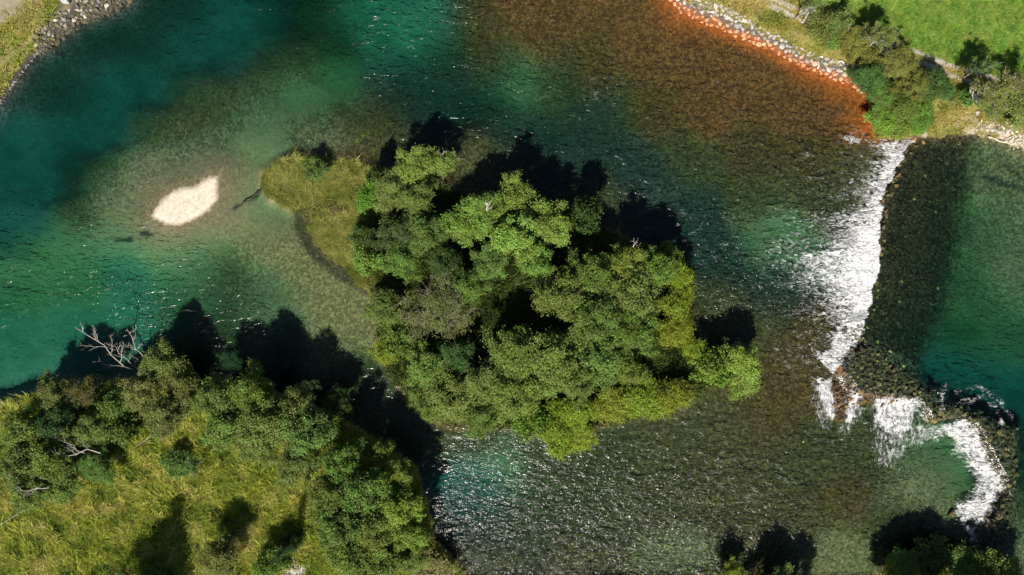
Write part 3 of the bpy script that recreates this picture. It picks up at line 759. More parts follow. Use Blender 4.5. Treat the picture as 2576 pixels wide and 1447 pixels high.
# the weir: its largest stones singly, the rest of the rubble as one mass
rng = random.Random(21)
weir = thing('rock_weir', 'broken weir of brown river stones crossing from the shrubby bank to the south shore', 'weir', (*world_xy(2250, 800), 0))
wx0, wy0 = world_xy(2250, 800)
cand = []
CREST = UPSTREAM[1:30]
def crest_pt(r):
    i = r.randrange(len(CREST) - 1); t = r.random()
    (a, b), (c, d) = CREST[i], CREST[i + 1]
    return a + (c - a) * t, b + (d - b) * t
for i in range(5000):
    k = rng.random()
    if k < .25:
        u, v = crest_pt(rng); u += rng.gauss(6, 8); v += rng.gauss(0, 6); s = rng.uniform(.4, .8)
    else:
        P = REEF_A if k < .65 else REEF_B
        us = [p[0] for p in P]; vsx = [p[1] for p in P]
        u, v = rng.uniform(min(us), max(us)), rng.uniform(min(vsx), max(vsx)); s = rng.uniform(.35, .85)
        if poly_sd(P, np.array([u]), np.array([v]))[0] < -4: continue
    x, y = world_xy(u, v); cand.append((x, y, s))
cand = [(x, y, s) for x, y, s in cand]
big = [(*world_xy(2163, 879), 1.25), (*world_xy(2178, 878), .8), (*world_xy(2108, 908), 1.0), (*world_xy(2112, 932), 1.2), (*world_xy(2140, 1004), .9), (*world_xy(2400, 1298), 1.1), (*world_xy(2260, 990), 1.0)]
for (x, y, s) in scatter_pts(rng, big + cand, .85, 300):
    z = float(ground_z(x, y)[0]) + s * .18
    col = rng.choice([(.15, .088, .038), (.2, .115, .045), (.10, .065, .032), (.07, .05, .028), (.27, .155, .06)])
    place_stone(weir, rng, x - wx0, y - wy0, z, s * 1.15, col)

def stone_mass(name, pts, seed, colf, parent=None, **props):
    """many cobbles joined: pts rows of x, y, size"""
    r = np.random.RandomState(seed)
    V = []; F = []; C = []; off = 0
    pts = np.asarray(pts)
    zz = ground_z(pts[:, 0], pts[:, 1])
    for k in range(len(pts)):
        sv, sf = STONE_TRI[r.randint(len(STONE_TRI))]
        s = pts[k, 2]; a = r.uniform(0, 6.28); ca, sa = math.cos(a), math.sin(a)
        v = sv * np.array([s * r.uniform(.9, 1.3), s * r.uniform(.8, 1.1), s * r.uniform(.6, 1)])
        v = np.column_stack([v[:, 0] * ca - v[:, 1] * sa + pts[k, 0], v[:, 0] * sa + v[:, 1] * ca + pts[k, 1], v[:, 2] * .7 + zz[k] - s * .04])
        V.append(v); F.append(sf + off); off += len(v)
        C.append(np.tile(np.asarray(colf(r, pts[k])) * r.uniform(.7, 1.35), (len(v), 1)))
    me = mesh_np(name, np.vstack(V), np.vstack(F), {'col': ('FLOAT_COLOR', np.vstack(C))})
    return link(name, me, M_COBBLE, parent, **props)

def pts_in(P, n, seed, smin, smax, grow=4):
    r = np.random.RandomState(seed); P = np.array(P, float)
    u = r.uniform(P[:, 0].min(), P[:, 0].max(), n * 3); v = r.uniform(P[:, 1].min(), P[:, 1].max(), n * 3)
    ok = poly_sd(P, u, v) > -grow + r.exponential(26 if grow > 5 else 3, len(u))
    u, v = u[ok][:n], v[ok][:n]
    x, y = world_xy(u, v)
    return np.column_stack([x, y, smin + (smax - smin) * r.rand(len(u)) ** 2])
mass = np.vstack([pts_in(APRON, 750, 1, .15, .8, 18), pts_in(REEF_A, 700, 2, .15, .55), pts_in(REEF_B, 650, 3, .15, .55)])
o = stone_mass('rubble', mass, 5, lambda r, p: (np.array([(.036, .021, .008), (.045, .027, .01), (.026, .017, .008), (.06, .038, .014), (.038, .026, .01), (.2, .14, .045)][r.choice(6, p=(.25, .22, .2, .2, .08, .05))]) * (1.0 if p[1] > world_xy(0, 872)[1] else 1.9)))
o.parent = weir; o.location = (-wx0, -wy0, 0); o['kind'] = 'stuff'

# cobbles scattered over the shallow bed
r = np.random.RandomState(8)
cx = r.uniform(-70, 70, 30000); cy = r.uniform(-40, 40, 30000)
gl_ = grid_at(land_sd, cx, cy); dp = grid_at(DEPTH, cx, cy); ck = grid_at(COB, cx, cy)
keep = (gl_ < -.4) & (dp < 1.8) & (ck > .28) & (r.rand(30000) < ck)
cx, cy = cx[keep][:9500], cy[keep][:9500]
pts = np.column_stack([cx, cy, .16 + .36 * r.rand(len(cx)) ** 2.5])
def cob_col(rr, p):
    b = grid_at(BEDC, np.array([p[0]]), np.array([p[1]]))[0]
    return b * (.8, .85, .9)[rr.randint(3)] * (1.9 if rr.rand() < .05 else .95) + (.004, .004, .003)
stone_mass('cobbles', pts, 9, cob_col, kind='stuff', label='brown cobbles lying on the bed of the shallow river', category='cobbles')

# loose pale stones on the cove shore and the gravel corner
def loose_stones(name, label, centre, pts, cols, seed):
    rg = random.Random(seed)
    root = thing(name, label, 'stones', (*world_xy(*centre, 1.2), 0))
    bx, by, _ = root.location
    for (u, v, s) in pts:
        x, y = world_xy(u, v, 1.2)
        place_stone(root, rg, x - bx, y - by, float(ground_z(x, y)[0]) + s * .15, s, rg.choice(cols))
rg = random.Random(31)
pts = []
for i in range(150):
    t = rg.random() ** .7; u = 2455 + 130 * t; v = 322 + 44 * t ** 1.3 + rg.gauss(0, 11) - 6
    pts.append((u, v, rg.uniform(.2, .55)))
loose_stones('shore_stones', 'loose pale stones scattered on the small beach beside the upper pool', (2520, 345), pts, [(.5, .43, .34), (.42, .36, .29), (.56, .5, .42)], 32)

def one_stone(name, label, u, v, z0, s, col, seed):
    x, y = world_xy(u, v, z0)
    r_ = random.Random(seed)
    me = stone_mesh(seed, 20, .75)
    o = link(name, me, M_STONE, label=label, category='boulder')
    o.location = (x, y, float(ground_z(x, y)[0]) + s * .2); o.scale = (s, s * .85, s); o.rotation_euler = (.15, .1, r_.uniform(0, 6)); o.color = (*col, 1)
one_stone('boulder', 'pale pinkish boulder in the grass beside the south bank trees', 675, 1158, 1.5, 1.15, (.5, .4, .31), 301)
one_stone('boulder', 'grey flat boulder at the top edge of the corner bank', 166, 1, 1.8, 1.5, (.34, .34, .34), 302)
one_stone('boulder', 'small white boulder beside the corner bank revetment', 131, 46, 1.8, .55, (.6, .57, .52), 303)
one_stone('boulder', 'pale block on the grass above the small beach', 2462, 284, 1.9, .8, (.42, .38, .32), 304)
rg = random.Random(35)
for (cu, cv, n, su, sv, lab, sd) in ((22, 1020, 26, 18, 6, 'white stones at the waterline beside the far left bank trees', 41), (742, 1434, 22, 22, 9, 'white rubble on the bare patch below the small bush', 42)):
    loose_stones('shore_stones', lab, (cu, cv), [(cu + rg.gauss(0, su), cv + rg.gauss(0, sv), rg.uniform(.2, .6)) for _ in range(n)], [(.55, .52, .48), (.45, .42, .38), (.3, .28, .25)], sd)

# ----------------------------------------------------------------- wood: tapered limbs
def tube(V, F, p0, p1, r0, r1, sides=5):
    p0 = np.asarray(p0, float); p1 = np.asarray(p1, float)
    d = p1 - p0; L_ = np.linalg.norm(d)
    if L_ < 1e-6: return
    d /= L_
    a = np.cross(d, (0, 0, 1)) if abs(d[2]) < .9 else np.cross(d, (1, 0, 0))
    a /= np.linalg.norm(a); b = np.cross(d, a)
    o = len(V)
    for p, rr in ((p0, r0), (p1, r1)):
        for k in range(sides):
            t = 2 * math.pi * k / sides
            V.append(p + (a * math.cos(t) + b * math.sin(t)) * rr)
    for k in range(sides):
        F.append((o + k, o + (k + 1) % sides, o + sides + (k + 1) % sides, o + sides + k))

def limb(V, F, rng, p0, p1, r0, r1, bend=.12, seg=4):
    p0 = np.asarray(p0, float); p1 = np.asarray(p1, float)
    L_ = np.linalg.norm(p1 - p0); pts = [p0]
    for i in range(1, seg + 1):
        t = i / seg
        q = p0 + (p1 - p0) * t
        if i < seg: q = q + np.array([rng.gauss(0, 1), rng.gauss(0, 1), rng.gauss(0, .5)]) * L_ * bend * .35
        pts.append(q)
    for i in range(seg):
        tube(V, F, pts[i], pts[i + 1], r0 + (r1 - r0) * i / seg, r0 + (r1 - r0) * (i + 1) / seg)
    return pts

def dead_branching(V, F, rng, p, d, L_, r0, depth, up=.0):
    d = np.asarray(d, float) / np.linalg.norm(d)
    e = p + d * L_
    pts = limb(V, F, rng, p, e, r0, r0 * .25, .10, 5)
    if depth == 0: return
    n = 7 if depth > 1 else 5
    for i in range(n):
        t = .2 + .75 * i / n + rng.uniform(-.05, .05)
        k = min(int(t * 5), 4); q = pts[k] + (pts[k + 1] - pts[k]) * (t * 5 - k)
        s = rng.choice((-1, 1))
        side = np.cross(d, (0, 0, 1)); side /= np.linalg.norm(side) + 1e-9
        nd = d * rng.uniform(.5, .9) + side * s * rng.uniform(.35, .8) + np.array([0, 0, rng.uniform(-.2, .4)])
        dead_branching(V, F, rng, q, nd, L_ * rng.uniform(.22, .42) * (1.1 - .5 * t), r0 * .42, depth - 1)

# ----------------------------------------------------------------- tree kinds
def make_kind(seed, R, Ht, base, nclump, nleaf, lsize, lwid, sparse=0.0, streak=0.0, flat=1.0, cone=False, rc=.30, updir=.55):
    """returns (crown mesh, trunk mesh) for a tree of crown radius R and height Ht, foot at the origin"""
    rg = random.Random(seed); r = np.random.RandomState(seed)
    hc = (Ht - base) * .5; zc = base + hc
    cl = []
    while len(cl) < nclump:
        if cone:
            t = rg.random() ** 1.3; z = base + (Ht - base) * t; rad = R * (1 - t) ** .9 * rg.uniform(.35, 1.0); an = rg.uniform(0, 6.283)
            cl.append((rad * math.cos(an), rad * math.sin(an), z, R * (.06 + .28 * (1 - t)))); continue
        v = np.array([rg.gauss(0, 1), rg.gauss(0, 1), rg.gauss(0, 1)]); v /= np.linalg.norm(v)
        if v[2] < -.35: continue
        q = rg.uniform(.25, 1.0) ** .6
        lob = 1 + .28 * math.sin(3 * math.atan2(v[1], v[0]) + seed) + .16 * math.sin(5 * math.atan2(v[1], v[0]) + 2 * seed)
        c = v * q * np.array([R * .8 * lob, R * .8 * lob, hc * .82]); c[2] = c[2] * flat + zc
        cl.append((*c, R * rc * rg.uniform(.6, 1.25)))
    cl = np.array(cl)
    w = cl[:, 3] ** 2; w /= w.sum()
    ci = r.choice(len(cl), nleaf, p=w)
    # leaves sit in sprays: a few leaves around each twig end
    ntw = max(nleaf // 5, 1)
    tw_c = r.choice(len(cl), ntw, p=w)
    dv = r.normal(size=(ntw, 3)); dv /= np.linalg.norm(dv, axis=1)[:, None]
    dv[:, 2] = np.where(dv[:, 2] < -.2, -dv[:, 2] * .6, dv[:, 2])
    rad = cl[tw_c, 3] * (r.rand(ntw) ** .55) * np.clip(1 + .38 * r.normal(size=ntw), .2, 2.0)
    tw = cl[tw_c, :3] + dv * rad[:, None] * np.array([1, 1, .75])
    ti = r.randint(0, ntw, nleaf)
    P = tw[ti] + r.normal(size=(nleaf, 3)) * lsize * np.array([.75, .75, .45])
    out = dv[ti]
    nrm = out * .55 + np.array([0, 0, updir]) + r.normal(size=(nleaf, 3)) * .5
    nrm /= np.linalg.norm(nrm, axis=1)[:, None]
    ax = r.normal(size=(nleaf, 3)) + streak * np.column_stack([P[:, 0], P[:, 1], np.full(nleaf, R * .8)]) / R * 2.0
    ax -= nrm * (ax * nrm).sum(1)[:, None]; ax /= np.linalg.norm(ax, axis=1)[:, None] + 1e-9
    bx_ = np.cross(nrm, ax)
    sz = lsize * (.65 + .7 * r.rand(nleaf)); wd = lwid * (.65 + .7 * r.rand(nleaf))
    v0 = P - ax * sz[:, None] * .5; v2 = P + ax * sz[:, None] * .5
    mid = P + nrm * (sz * .12)[:, None]
    v1 = mid + bx_ * wd[:, None] * .5 - ax * sz[:, None] * .05; v3 = mid - bx_ * wd[:, None] * .5 - ax * sz[:, None] * .05
    V = np.stack([v0, v1, v2, v3], 1).reshape(-1, 3)
    F = np.arange(nleaf * 4).reshape(-1, 4)
    ctint = r.rand(len(cl))
    tint = np.clip(.5 + .34 * (ctint[tw_c[ti]] - .5) + .22 * (r.rand(ntw)[ti] - .5) + .3 * (r.rand(nleaf) - .5), 0, 1)
    crown = mesh_np('crown', V, F, {'tint': ('FLOAT', np.repeat(tint, 4))})
    crown.materials.append(M_LEAF)
    TV = []; TF = []
    r0 = .035 * Ht ** .9 * (.8 if R < 3 else 1)
    if cone:
        limb(TV, TF, rg, (0, 0, -.5), (0, 0, Ht * .97), r0, .02, .01, 6)
    elif R < 2.6 and Ht < 5.5:
        for i in range(5):
            c = cl[rg.randrange(len(cl))]
            limb(TV, TF, rg, (rg.gauss(0, .15), rg.gauss(0, .15), -.4), c[:3] * np.array([.9, .9, 1]), r0 * .7, .015, .12, 5)
        for c in cl[::2]:
            limb(TV, TF, rg, (c[0] * .35, c[1] * .35, c[2] * .5), c[:3], r0 * .25, .01, .12, 3)
    else:
        top = np.array([rg.gauss(0, R * .06), rg.gauss(0, R * .06), base + (Ht - base) * .7])
        pts = limb(TV, TF, rg, (0, 0, -.5), top, r0, r0 * .25, .05, 6)
        for j, c in enumerate(cl):
            k = min(5, max(1, int((c[2] / top[2]) * 6) - 1 - rg.randrange(2)))
            e = c[:3] + (c[:3] - pts[k]) * .12
            q = limb(TV, TF, rg, pts[k], e, r0 * .32, .014, .14, 4)
            if sparse:
                for _ in range(int(3 * sparse)):
                    m_ = q[rg.randrange(2, 5)]
                    limb(TV, TF, rg, m_, m_ + np.array([rg.gauss(0, 1), rg.gauss(0, 1), rg.uniform(.1, .9)]) * R * .22, r0 * .12, .008, .1, 3)
    trunk = mesh_np('trunk', np.array(TV), np.array(TF), None, True)
    trunk.materials.append(M_BARK)
    return crown, trunk, R, Ht

KINDS = {
    'alder': [make_kind(100 + i, 3.9, 9.5, 1.5, 80, 19000, .23, .155, rc=.21) for i in range(4)],
    'poplar': [make_kind(120 + i, 3.7, 11.0, 2.0, 66, 16000, .235, .18, rc=.195) for i in range(4)],
    'willow': [make_kind(140 + i, 2.6, 4.2, .3, 34, 9000, .34, .085, streak=1.0, rc=.30) for i in range(3)],
    'olive': [make_kind(160 + i, 4.4, 8.0, 1.5, 60, 15000, .19, .09, sparse=1.5, rc=.26) for i in range(2)],
    'birch': [make_kind(180 + i, 2.4, 8.5, 1.5, 36, 4200, .18, .12, sparse=1.0, rc=.28) for i in range(3)],
    'shrub': [make_kind(200 + i, 2.2, 3.6, .3, 28, 7000, .25, .17, rc=.32) for i in range(4)],
    'spruce': [make_kind(220 + i, 2.1, 12.0, .6, 80, 13000, .26, .07, cone=True) for i in range(2)],
}
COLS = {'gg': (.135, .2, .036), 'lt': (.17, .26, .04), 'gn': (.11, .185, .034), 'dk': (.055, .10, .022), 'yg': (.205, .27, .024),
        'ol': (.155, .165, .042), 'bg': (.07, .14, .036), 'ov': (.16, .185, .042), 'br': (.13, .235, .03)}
BARK = {'birch': (.42, .39, .35), 'olive': (.22, .20, .17), 'poplar': (.27, .25, .21), 'spruce': (.12, .09, .07)}
tree_n = 0
def tree(u, v, rad, ht, kind, col, label, group=None, lean=0.0):
    """u, v: middle of the crown on the survey sheet; rad on the sheet; ht in metres"""
    global tree_n
    tree_n += 1
    if group == ISL and ht > 5.5: ht = 5.5 + (ht - 5.5) * .6
    rg = random.Random(tree_n * 7 + 3)
    crown, trunk, R, Ht = KINDS[kind][tree_n % len(KINDS[kind])]
    zc = .62 * ht + .6
    x, y = world_xy(u, v, zc)
    g = float(ground_z(x, y)[0]); lev = 0.0
    g = max(g, -0.6)
    isshrub = kind in ('willow', 'shrub')
    nm = {'alder': 'broadleaf_tree', 'poplar': 'broadleaf_tree', 'willow': 'willow_bush', 'olive': 'broadleaf_tree', 'birch': 'birch_tree', 'shrub': 'leafy_bush', 'spruce': 'spruce_tree'}[kind]
    root = thing(nm, label, 'bush' if isshrub else 'tree', (x, y, g), rg.uniform(0, 6.28), group)
    sr = rad * S * (1 - zc / H) / R * (1.1 if group == SBK else 1.08); sz = ht / Ht
    root.scale = (sr * rg.uniform(.93, 1.07), sr * rg.uniform(.93, 1.07), sz)
    k = rg.uniform(.9, 1.12); c = COLS[col]
    cr = link('crown', crown, None, root); cr.color = (c[0] * k * rg.uniform(.82, 1.15), c[1] * k, c[2] * k * rg.uniform(.85, 1.15), 1)
    tr = link('trunk', trunk, None, root); b_ = BARK.get(kind, (.16, .14, .11)); tr.color = (*b_, 1)
    return root

ISL = 'trees and bushes on the river island'
SBK = 'trees and bushes on the south bank'
NBK = 'trees and bushes along the lane'
# --- island, grassy spit end
tree(792, 424, 27, 2.6, 'shrub', 'gn', 'lone small bush on the grassy spit at the island tip', ISL)
tree(1045, 420, 58, 6.8, 'poplar', 'lt', 'light green tree at the top of the island, nearest the grassy spit', ISL)
tree(985, 480, 52, 6.5, 'alder', 'ov', 'grey green tree between the bright bush and the topmost island tree', ISL)
tree(1050, 500, 55, 7.0, 'alder', 'ov', 'dull green tree just below the topmost island tree', ISL)
tree(1108, 410, 38, 6.0, 'birch', 'lt', 'thin birch with pale bare twigs at the island top edge', ISL)
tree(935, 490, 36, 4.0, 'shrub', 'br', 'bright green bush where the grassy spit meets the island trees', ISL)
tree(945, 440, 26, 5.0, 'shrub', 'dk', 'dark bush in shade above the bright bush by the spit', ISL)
# --- island, pale tall group
tree(1290, 490, 52, 9.0, 'poplar', 'lt', 'pale tree at the tip of the tall group over the dark water', ISL)
tree(1222, 530, 55, 9.5, 'poplar', 'lt', 'pale tree with a bare white branch in the tall upper group', ISL)
tree(1375, 560, 66, 9.5, 'poplar', 'lt', 'pale green tree on the right side of the tall upper group', ISL)
tree(1300, 600, 70, 11.5, 'poplar', 'lt', 'broad pale crown in the middle of the tall upper group', ISL)
tree(1165, 560, 60, 9.0, 'poplar', 'lt', 'pale tree on the left side of the tall upper group', ISL)
tree(1350, 655, 48, 9.0, 'poplar', 'lt', 'pale tree at the lower end of the tall upper group', ISL)
tree(1235, 660, 52, 8.5, 'poplar', 'gn', 'green tree above the olive crown and below the pale group', ISL)
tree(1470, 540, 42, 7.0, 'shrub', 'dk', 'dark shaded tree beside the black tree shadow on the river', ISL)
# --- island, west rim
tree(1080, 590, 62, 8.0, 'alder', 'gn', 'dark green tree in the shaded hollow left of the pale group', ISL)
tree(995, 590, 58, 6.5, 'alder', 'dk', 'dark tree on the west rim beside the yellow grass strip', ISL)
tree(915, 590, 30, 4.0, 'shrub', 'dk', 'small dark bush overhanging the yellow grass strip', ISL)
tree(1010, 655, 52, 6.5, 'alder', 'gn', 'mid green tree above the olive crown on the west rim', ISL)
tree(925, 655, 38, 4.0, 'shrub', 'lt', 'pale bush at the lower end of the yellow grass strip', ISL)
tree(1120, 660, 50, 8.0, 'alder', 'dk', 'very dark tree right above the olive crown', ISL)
tree(1105, 775, 100, 8.5, 'olive', 'ol', 'wide olive brown crown with thin pale twigs', ISL)
tree(1180, 720, 50, 8.0, 'alder', 'gn', 'green tree touching the upper right of the olive crown', ISL)
tree(965, 780, 48, 6.0, 'alder', 'gg', 'grey green tree over the shallow sandy channel left of the olive crown', ISL)
tree(1000, 850, 40, 5.0, 'shrub', 'gn', 'green bush below the grey green channel tree', ISL)
tree(965, 885, 36, 3.6, 'willow', 'yg', 'yellow green willow bush hanging over the channel', ISL)
# --- island, lower left mass
tree(1075, 930, 62, 8.0, 'alder', 'gg', 'grey green tree at the lower left corner of the island', ISL)
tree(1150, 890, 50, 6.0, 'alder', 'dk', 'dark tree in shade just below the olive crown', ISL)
tree(1135, 1000, 68, 8.5, 'alder', 'gg', 'pale grey green tree over the black channel shadow', ISL)
tree(1080, 1020, 44, 6.0, 'alder', 'gg', 'small grey green tree at the water in the channel narrows', ISL)
tree(1210, 1050, 55, 7.0, 'alder', 'gg', 'grey green tree at the lowest edge of the island left half', ISL)
tree(1235, 960, 70, 10.0, 'alder', 'gg', 'large grey green tree inside the lower left mass', ISL)
tree(1285, 880, 66, 11.0, 'alder', 'gg', 'grey green tree below the black gap in the island middle', ISL)
tree(1320, 980, 72, 10.0, 'alder', 'gg', 'broad grey green tree beside the yellow willows of the lower edge', ISL)
tree(1390, 900, 78, 11.5, 'alder', 'gg', 'tall grey green tree in the heart of the lower island', ISL)
# --- island, right mass
tree(1415, 740, 66, 11.0, 'alder', 'gg', 'grey green tree right of the black gap in the island middle', ISL)
tree(1490, 690, 66, 11.0, 'alder', 'gg', 'grey green tree on the upper left of the right hand mass', ISL)
tree(1575, 655, 48, 11.5, 'poplar', 'gg', 'topmost tree of the right hand mass with bare twigs above', ISL)
tree(1650, 680, 54, 10.5, 'alder', 'gg', 'tree at the upper right corner of the right hand mass', ISL)
tree(1590, 740, 75, 11.5, 'alder', 'gg', 'largest grey green crown of the right hand mass', ISL)
tree(1500, 800, 76, 11.5, 'alder', 'gg', 'broad grey green crown in the centre of the right hand mass', ISL)
tree(1600, 830, 62, 10.5, 'alder', 'gg', 'grey green tree beside the yellow willows of the east edge', ISL)
tree(1510, 900, 70, 10.0, 'alder', 'gg', 'grey green tree at the lower end of the right hand mass', ISL)
tree(1580, 930, 50, 8.5, 'alder', 'gg', 'grey green tree above the large yellow green willow', ISL)
tree(1450, 960, 60, 9.0, 'alder', 'gg', 'grey green tree between the two lower willow groups', ISL)
tree(1690, 640, 30, 4.5, 'shrub', 'gn', 'small green bush at the river below the big black shadow', ISL)
# --- island, yellow willows
tree(1715, 700, 34, 4.0, 'willow', 'yg', 'uppermost yellow green willow on the east edge', ISL)
tree(1705, 765, 40, 4.2, 'willow', 'yg', 'bright yellow willow in the middle of the east edge', ISL)
tree(1700, 830, 44, 4.2, 'willow', 'yg', 'wide yellow green willow above the dark east hollow', ISL)
tree(1745, 880, 32, 3.6, 'willow', 'yg', 'yellow green willow left of the lone east tree', ISL)
tree(1620, 1000, 58, 4.6, 'willow', 'yg', 'large yellow green willow on the lower right shore', ISL)
tree(1690, 995, 45, 4.2, 'willow', 'yg', 'yellow green willow reaching over the rapids on the lower right shore', ISL)
tree(1545, 1020, 48, 4.2, 'willow', 'yg', 'green willow left of the large yellow green one', ISL)
tree(1440, 1040, 48, 4.6, 'willow', 'yg', 'yellow green willow wedged under the grey green trees', ISL)
tree(1400, 1095, 50, 4.2, 'willow', 'yg', 'yellow green willow at the lowest shore of the island', ISL)
tree(1465, 1105, 42, 4.0, 'willow', 'yg', 'olive yellow willow forming the lowest point of the island', ISL)
tree(1335, 1060, 42, 4.6, 'shrub', 'br', 'fresh green bush left of the lowest willows', ISL)
# --- island, east lone group
tree(1868, 912, 58, 6.5, 'poplar', 'lt', 'lone light green tree at the east tip of the island', ISL)
tree(1795, 930, 50, 5.0, 'shrub', 'br', 'fresh green bush left of the lone east tree', ISL)
tree(1872, 958, 42, 4.0, 'willow', 'lt', 'pale willow at the feet of the lone east tree', ISL)
# --- south bank, far left
tree(135, 990, 52, 6.5, 'alder', 'ov', 'dusky tree at the water corner beside the white shore stones', SBK)
tree(205, 985, 44, 6.0, 'olive', 'ov', 'thin dusky tree next to the corner tree on the water', SBK)
tree(60, 1085, 60, 8.0, 'alder', 'gg', 'grey green tree on the left picture edge above the black shadow', SBK)
tree(150, 1065, 58, 7.0, 'alder', 'dk', 'dark tree behind the water corner trees', SBK)
tree(235, 1075, 46, 6.0, 'alder', 'gg', 'green tree just above the fallen bare tree', SBK)
tree(60, 1165, 55, 8.0, 'alder', 'ov', 'dusky tree below the left edge tree', SBK)
tree(140, 1150, 56, 8.0, 'alder', 'gg', 'grey tree left of the fallen bare tree', SBK)
tree(90, 1230, 56, 7.5, 'alder', 'gg', 'lowest grey tree of the far left clump', SBK)
tree(165, 1215, 50, 6.0, 'alder', 'gg', 'grey tree beside the second bare branch', SBK)
tree(250, 1165, 44, 5.0, 'alder', 'gn', 'green tree below the fallen bare tree', SBK)
tree(310, 1075, 36, 4.5, 'shrub', 'gn', 'green bush at the bend of the thin grey line', SBK)
# --- south bank, dead tree group
tree(395, 920, 58, 6.5, 'alder', 'ov', 'dusky tree at the foot of the white dead tree', SBK)
tree(440, 965, 52, 6.5, 'alder', 'ov', 'dusky tree right of the dead tree over the black shadow', SBK)
tree(350, 985, 46, 6.5, 'alder', 'ov', 'dusky tree below the dead tree on the bank', SBK)
tree(415, 1040, 55, 6.5, 'alder', 'ov', 'grey tree at the edge of the tall grass below the dead tree', SBK)
tree(300, 1010, 38, 5.0, 'shrub', 'gn', 'dark green bush between the left clump and the dead tree', SBK)
# --- south bank, main clump
tree(545, 1000, 62, 8.5, 'alder', 'gg', 'leftmost grey green tree of the main south clump', SBK)
tree(630, 985, 62, 10.5, 'alder', 'gg', 'tree at the water edge of the main south clump under the big shadow', SBK)
tree(580, 1070, 66, 8.0, 'alder', 'gg', 'grey tree on the grass side of the main south clump', SBK)
tree(670, 1060, 76, 9.5, 'alder', 'gg', 'broad grey green tree in the middle of the main south clump', SBK)
tree(745, 1010, 52, 10.0, 'alder', 'ov', 'dusky tree on the shaded water side of the main south clump', SBK)
tree(770, 1085, 68, 9.0, 'alder', 'gg', 'grey green tree above the pale boulder and left of the dark cove', SBK)
tree(650, 1125, 48, 5.0, 'alder', 'ov', 'low grey tree just left of the pale boulder', SBK)
tree(745, 1165, 56, 6.5, 'alder', 'ov', 'low grey tree just right of the pale boulder', SBK)
tree(840, 1020, 40, 6.0, 'alder', 'dk', 'dark shaded tree on the channel bank', SBK)
# --- south bank, east clump
tree(860, 1160, 52, 9.0, 'alder', 'gg', 'uppermost tree of the east clump beside the black channel', SBK)
tree(965, 1130, 28, 8.0, 'poplar', 'gg', 'slim sunlit treetop rising from the black channel shade', SBK)
tree(1000, 1185, 40, 8.5, 'poplar', 'lt', 'sunlit tree at the channel edge right of the slim treetop', SBK)
tree(830, 1235, 66, 9.0, 'alder', 'gg', 'grey green tree on the grass side of the east clump', SBK)
tree(920, 1230, 66, 9.5, 'alder', 'gg', 'grey green tree in the upper middle of the east clump', SBK)
tree(1000, 1270, 62, 9.0, 'alder', 'lt', 'light tree on the river side of the east clump', SBK)
tree(860, 1315, 66, 9.0, 'alder', 'gg', 'broad grey tree right of the tall bush shadow', SBK)
tree(945, 1325, 62, 9.0, 'alder', 'gg', 'grey green tree in the lower middle of the east clump', SBK)
tree(1035, 1340, 48, 7.5, 'poplar', 'lt', 'light tree above the grassy point by the sparkling rapids', SBK)
tree(880, 1400, 60, 8.0, 'alder', 'gg', 'grey green tree at the lower edge left of the grassy point', SBK)
tree(960, 1410, 60, 8.0, 'poplar', 'gg', 'lighter tree at the lower edge next to the grassy point', SBK)
tree(1035, 1405, 44, 5.0, 'alder', 'gg', 'small tree on the grassy point', SBK)
tree(1090, 1425, 40, 1.6, 'shrub', 'ol', 'low olive bush on the grassy point', SBK)
# --- south bank, in the tall grass
tree(445, 1165, 34, 2.6, 'shrub', 'gn', 'dark green bush in the grass at the foot of the round shadow', SBK)
tree(490, 1165, 22, 5.5, 'birch', 'gn', 'thin tree standing in the round shadow on the grass', SBK)
tree(555, 1395, 56, 6.5, 'alder', 'ov', 'dusky round tree alone in the tall grass at the lower edge', SBK)
tree(688, 1408, 36, 4.6, 'shrub', 'gn', 'small green bush beside the white rubble', SBK)
tree(712, 1385, 26, 8.5, 'spruce', 'dk', 'slim dark conifer beside the white rubble', SBK)
tree(300, 1572, 88, 14.8, 'spruce', 'dk', 'tall spruce whose pointed shadow falls on the tall grass', SBK)
# --- south shore, right
tree(1850, 1460, 42, 4.5, 'alder', 'yg', 'sunlit treetop on the lower edge left of the square shadow', SBK)
tree(1950, 1505, 62, 6.0, 'alder', 'ov', 'tree at the lower edge under the square shadow', SBK)
tree(2020, 1508, 56, 5.8, 'alder', 'ov', 'tree at the lower edge right of the square shadow', SBK)
tree(2290, 1540, 62, 9.0, 'alder', 'ov', 'dark tree at the lower edge beside the grassy corner', SBK)
tree(2375, 1555, 64, 10.8, 'alder', 'ov', 'dark tree casting the tallest shadow near the white weir end', SBK)
tree(2460, 1560, 62, 9.5, 'alder', 'ov', 'dark tree below the lower end of the weir', SBK)
tree(2550, 1560, 64, 9.0, 'alder', 'ov', 'dark tree at the lower right corner', SBK)
tree(2280, 1418, 40, 2.6, 'shrub', 'gn', 'shaded bush just right of the sunlit grass corner', SBK)
tree(2350, 1410, 46, 3.2, 'shrub', 'dk', 'shaded bush under the tallest shadow on the lower shore', SBK)
tree(2430, 1418, 44, 3.0, 'shrub', 'gn', 'shaded bush just below the lower end of the white water', SBK)
tree(2510, 1432, 44, 3.2, 'shrub', 'gn', 'shaded bush on the lower shore near the right corner', SBK)
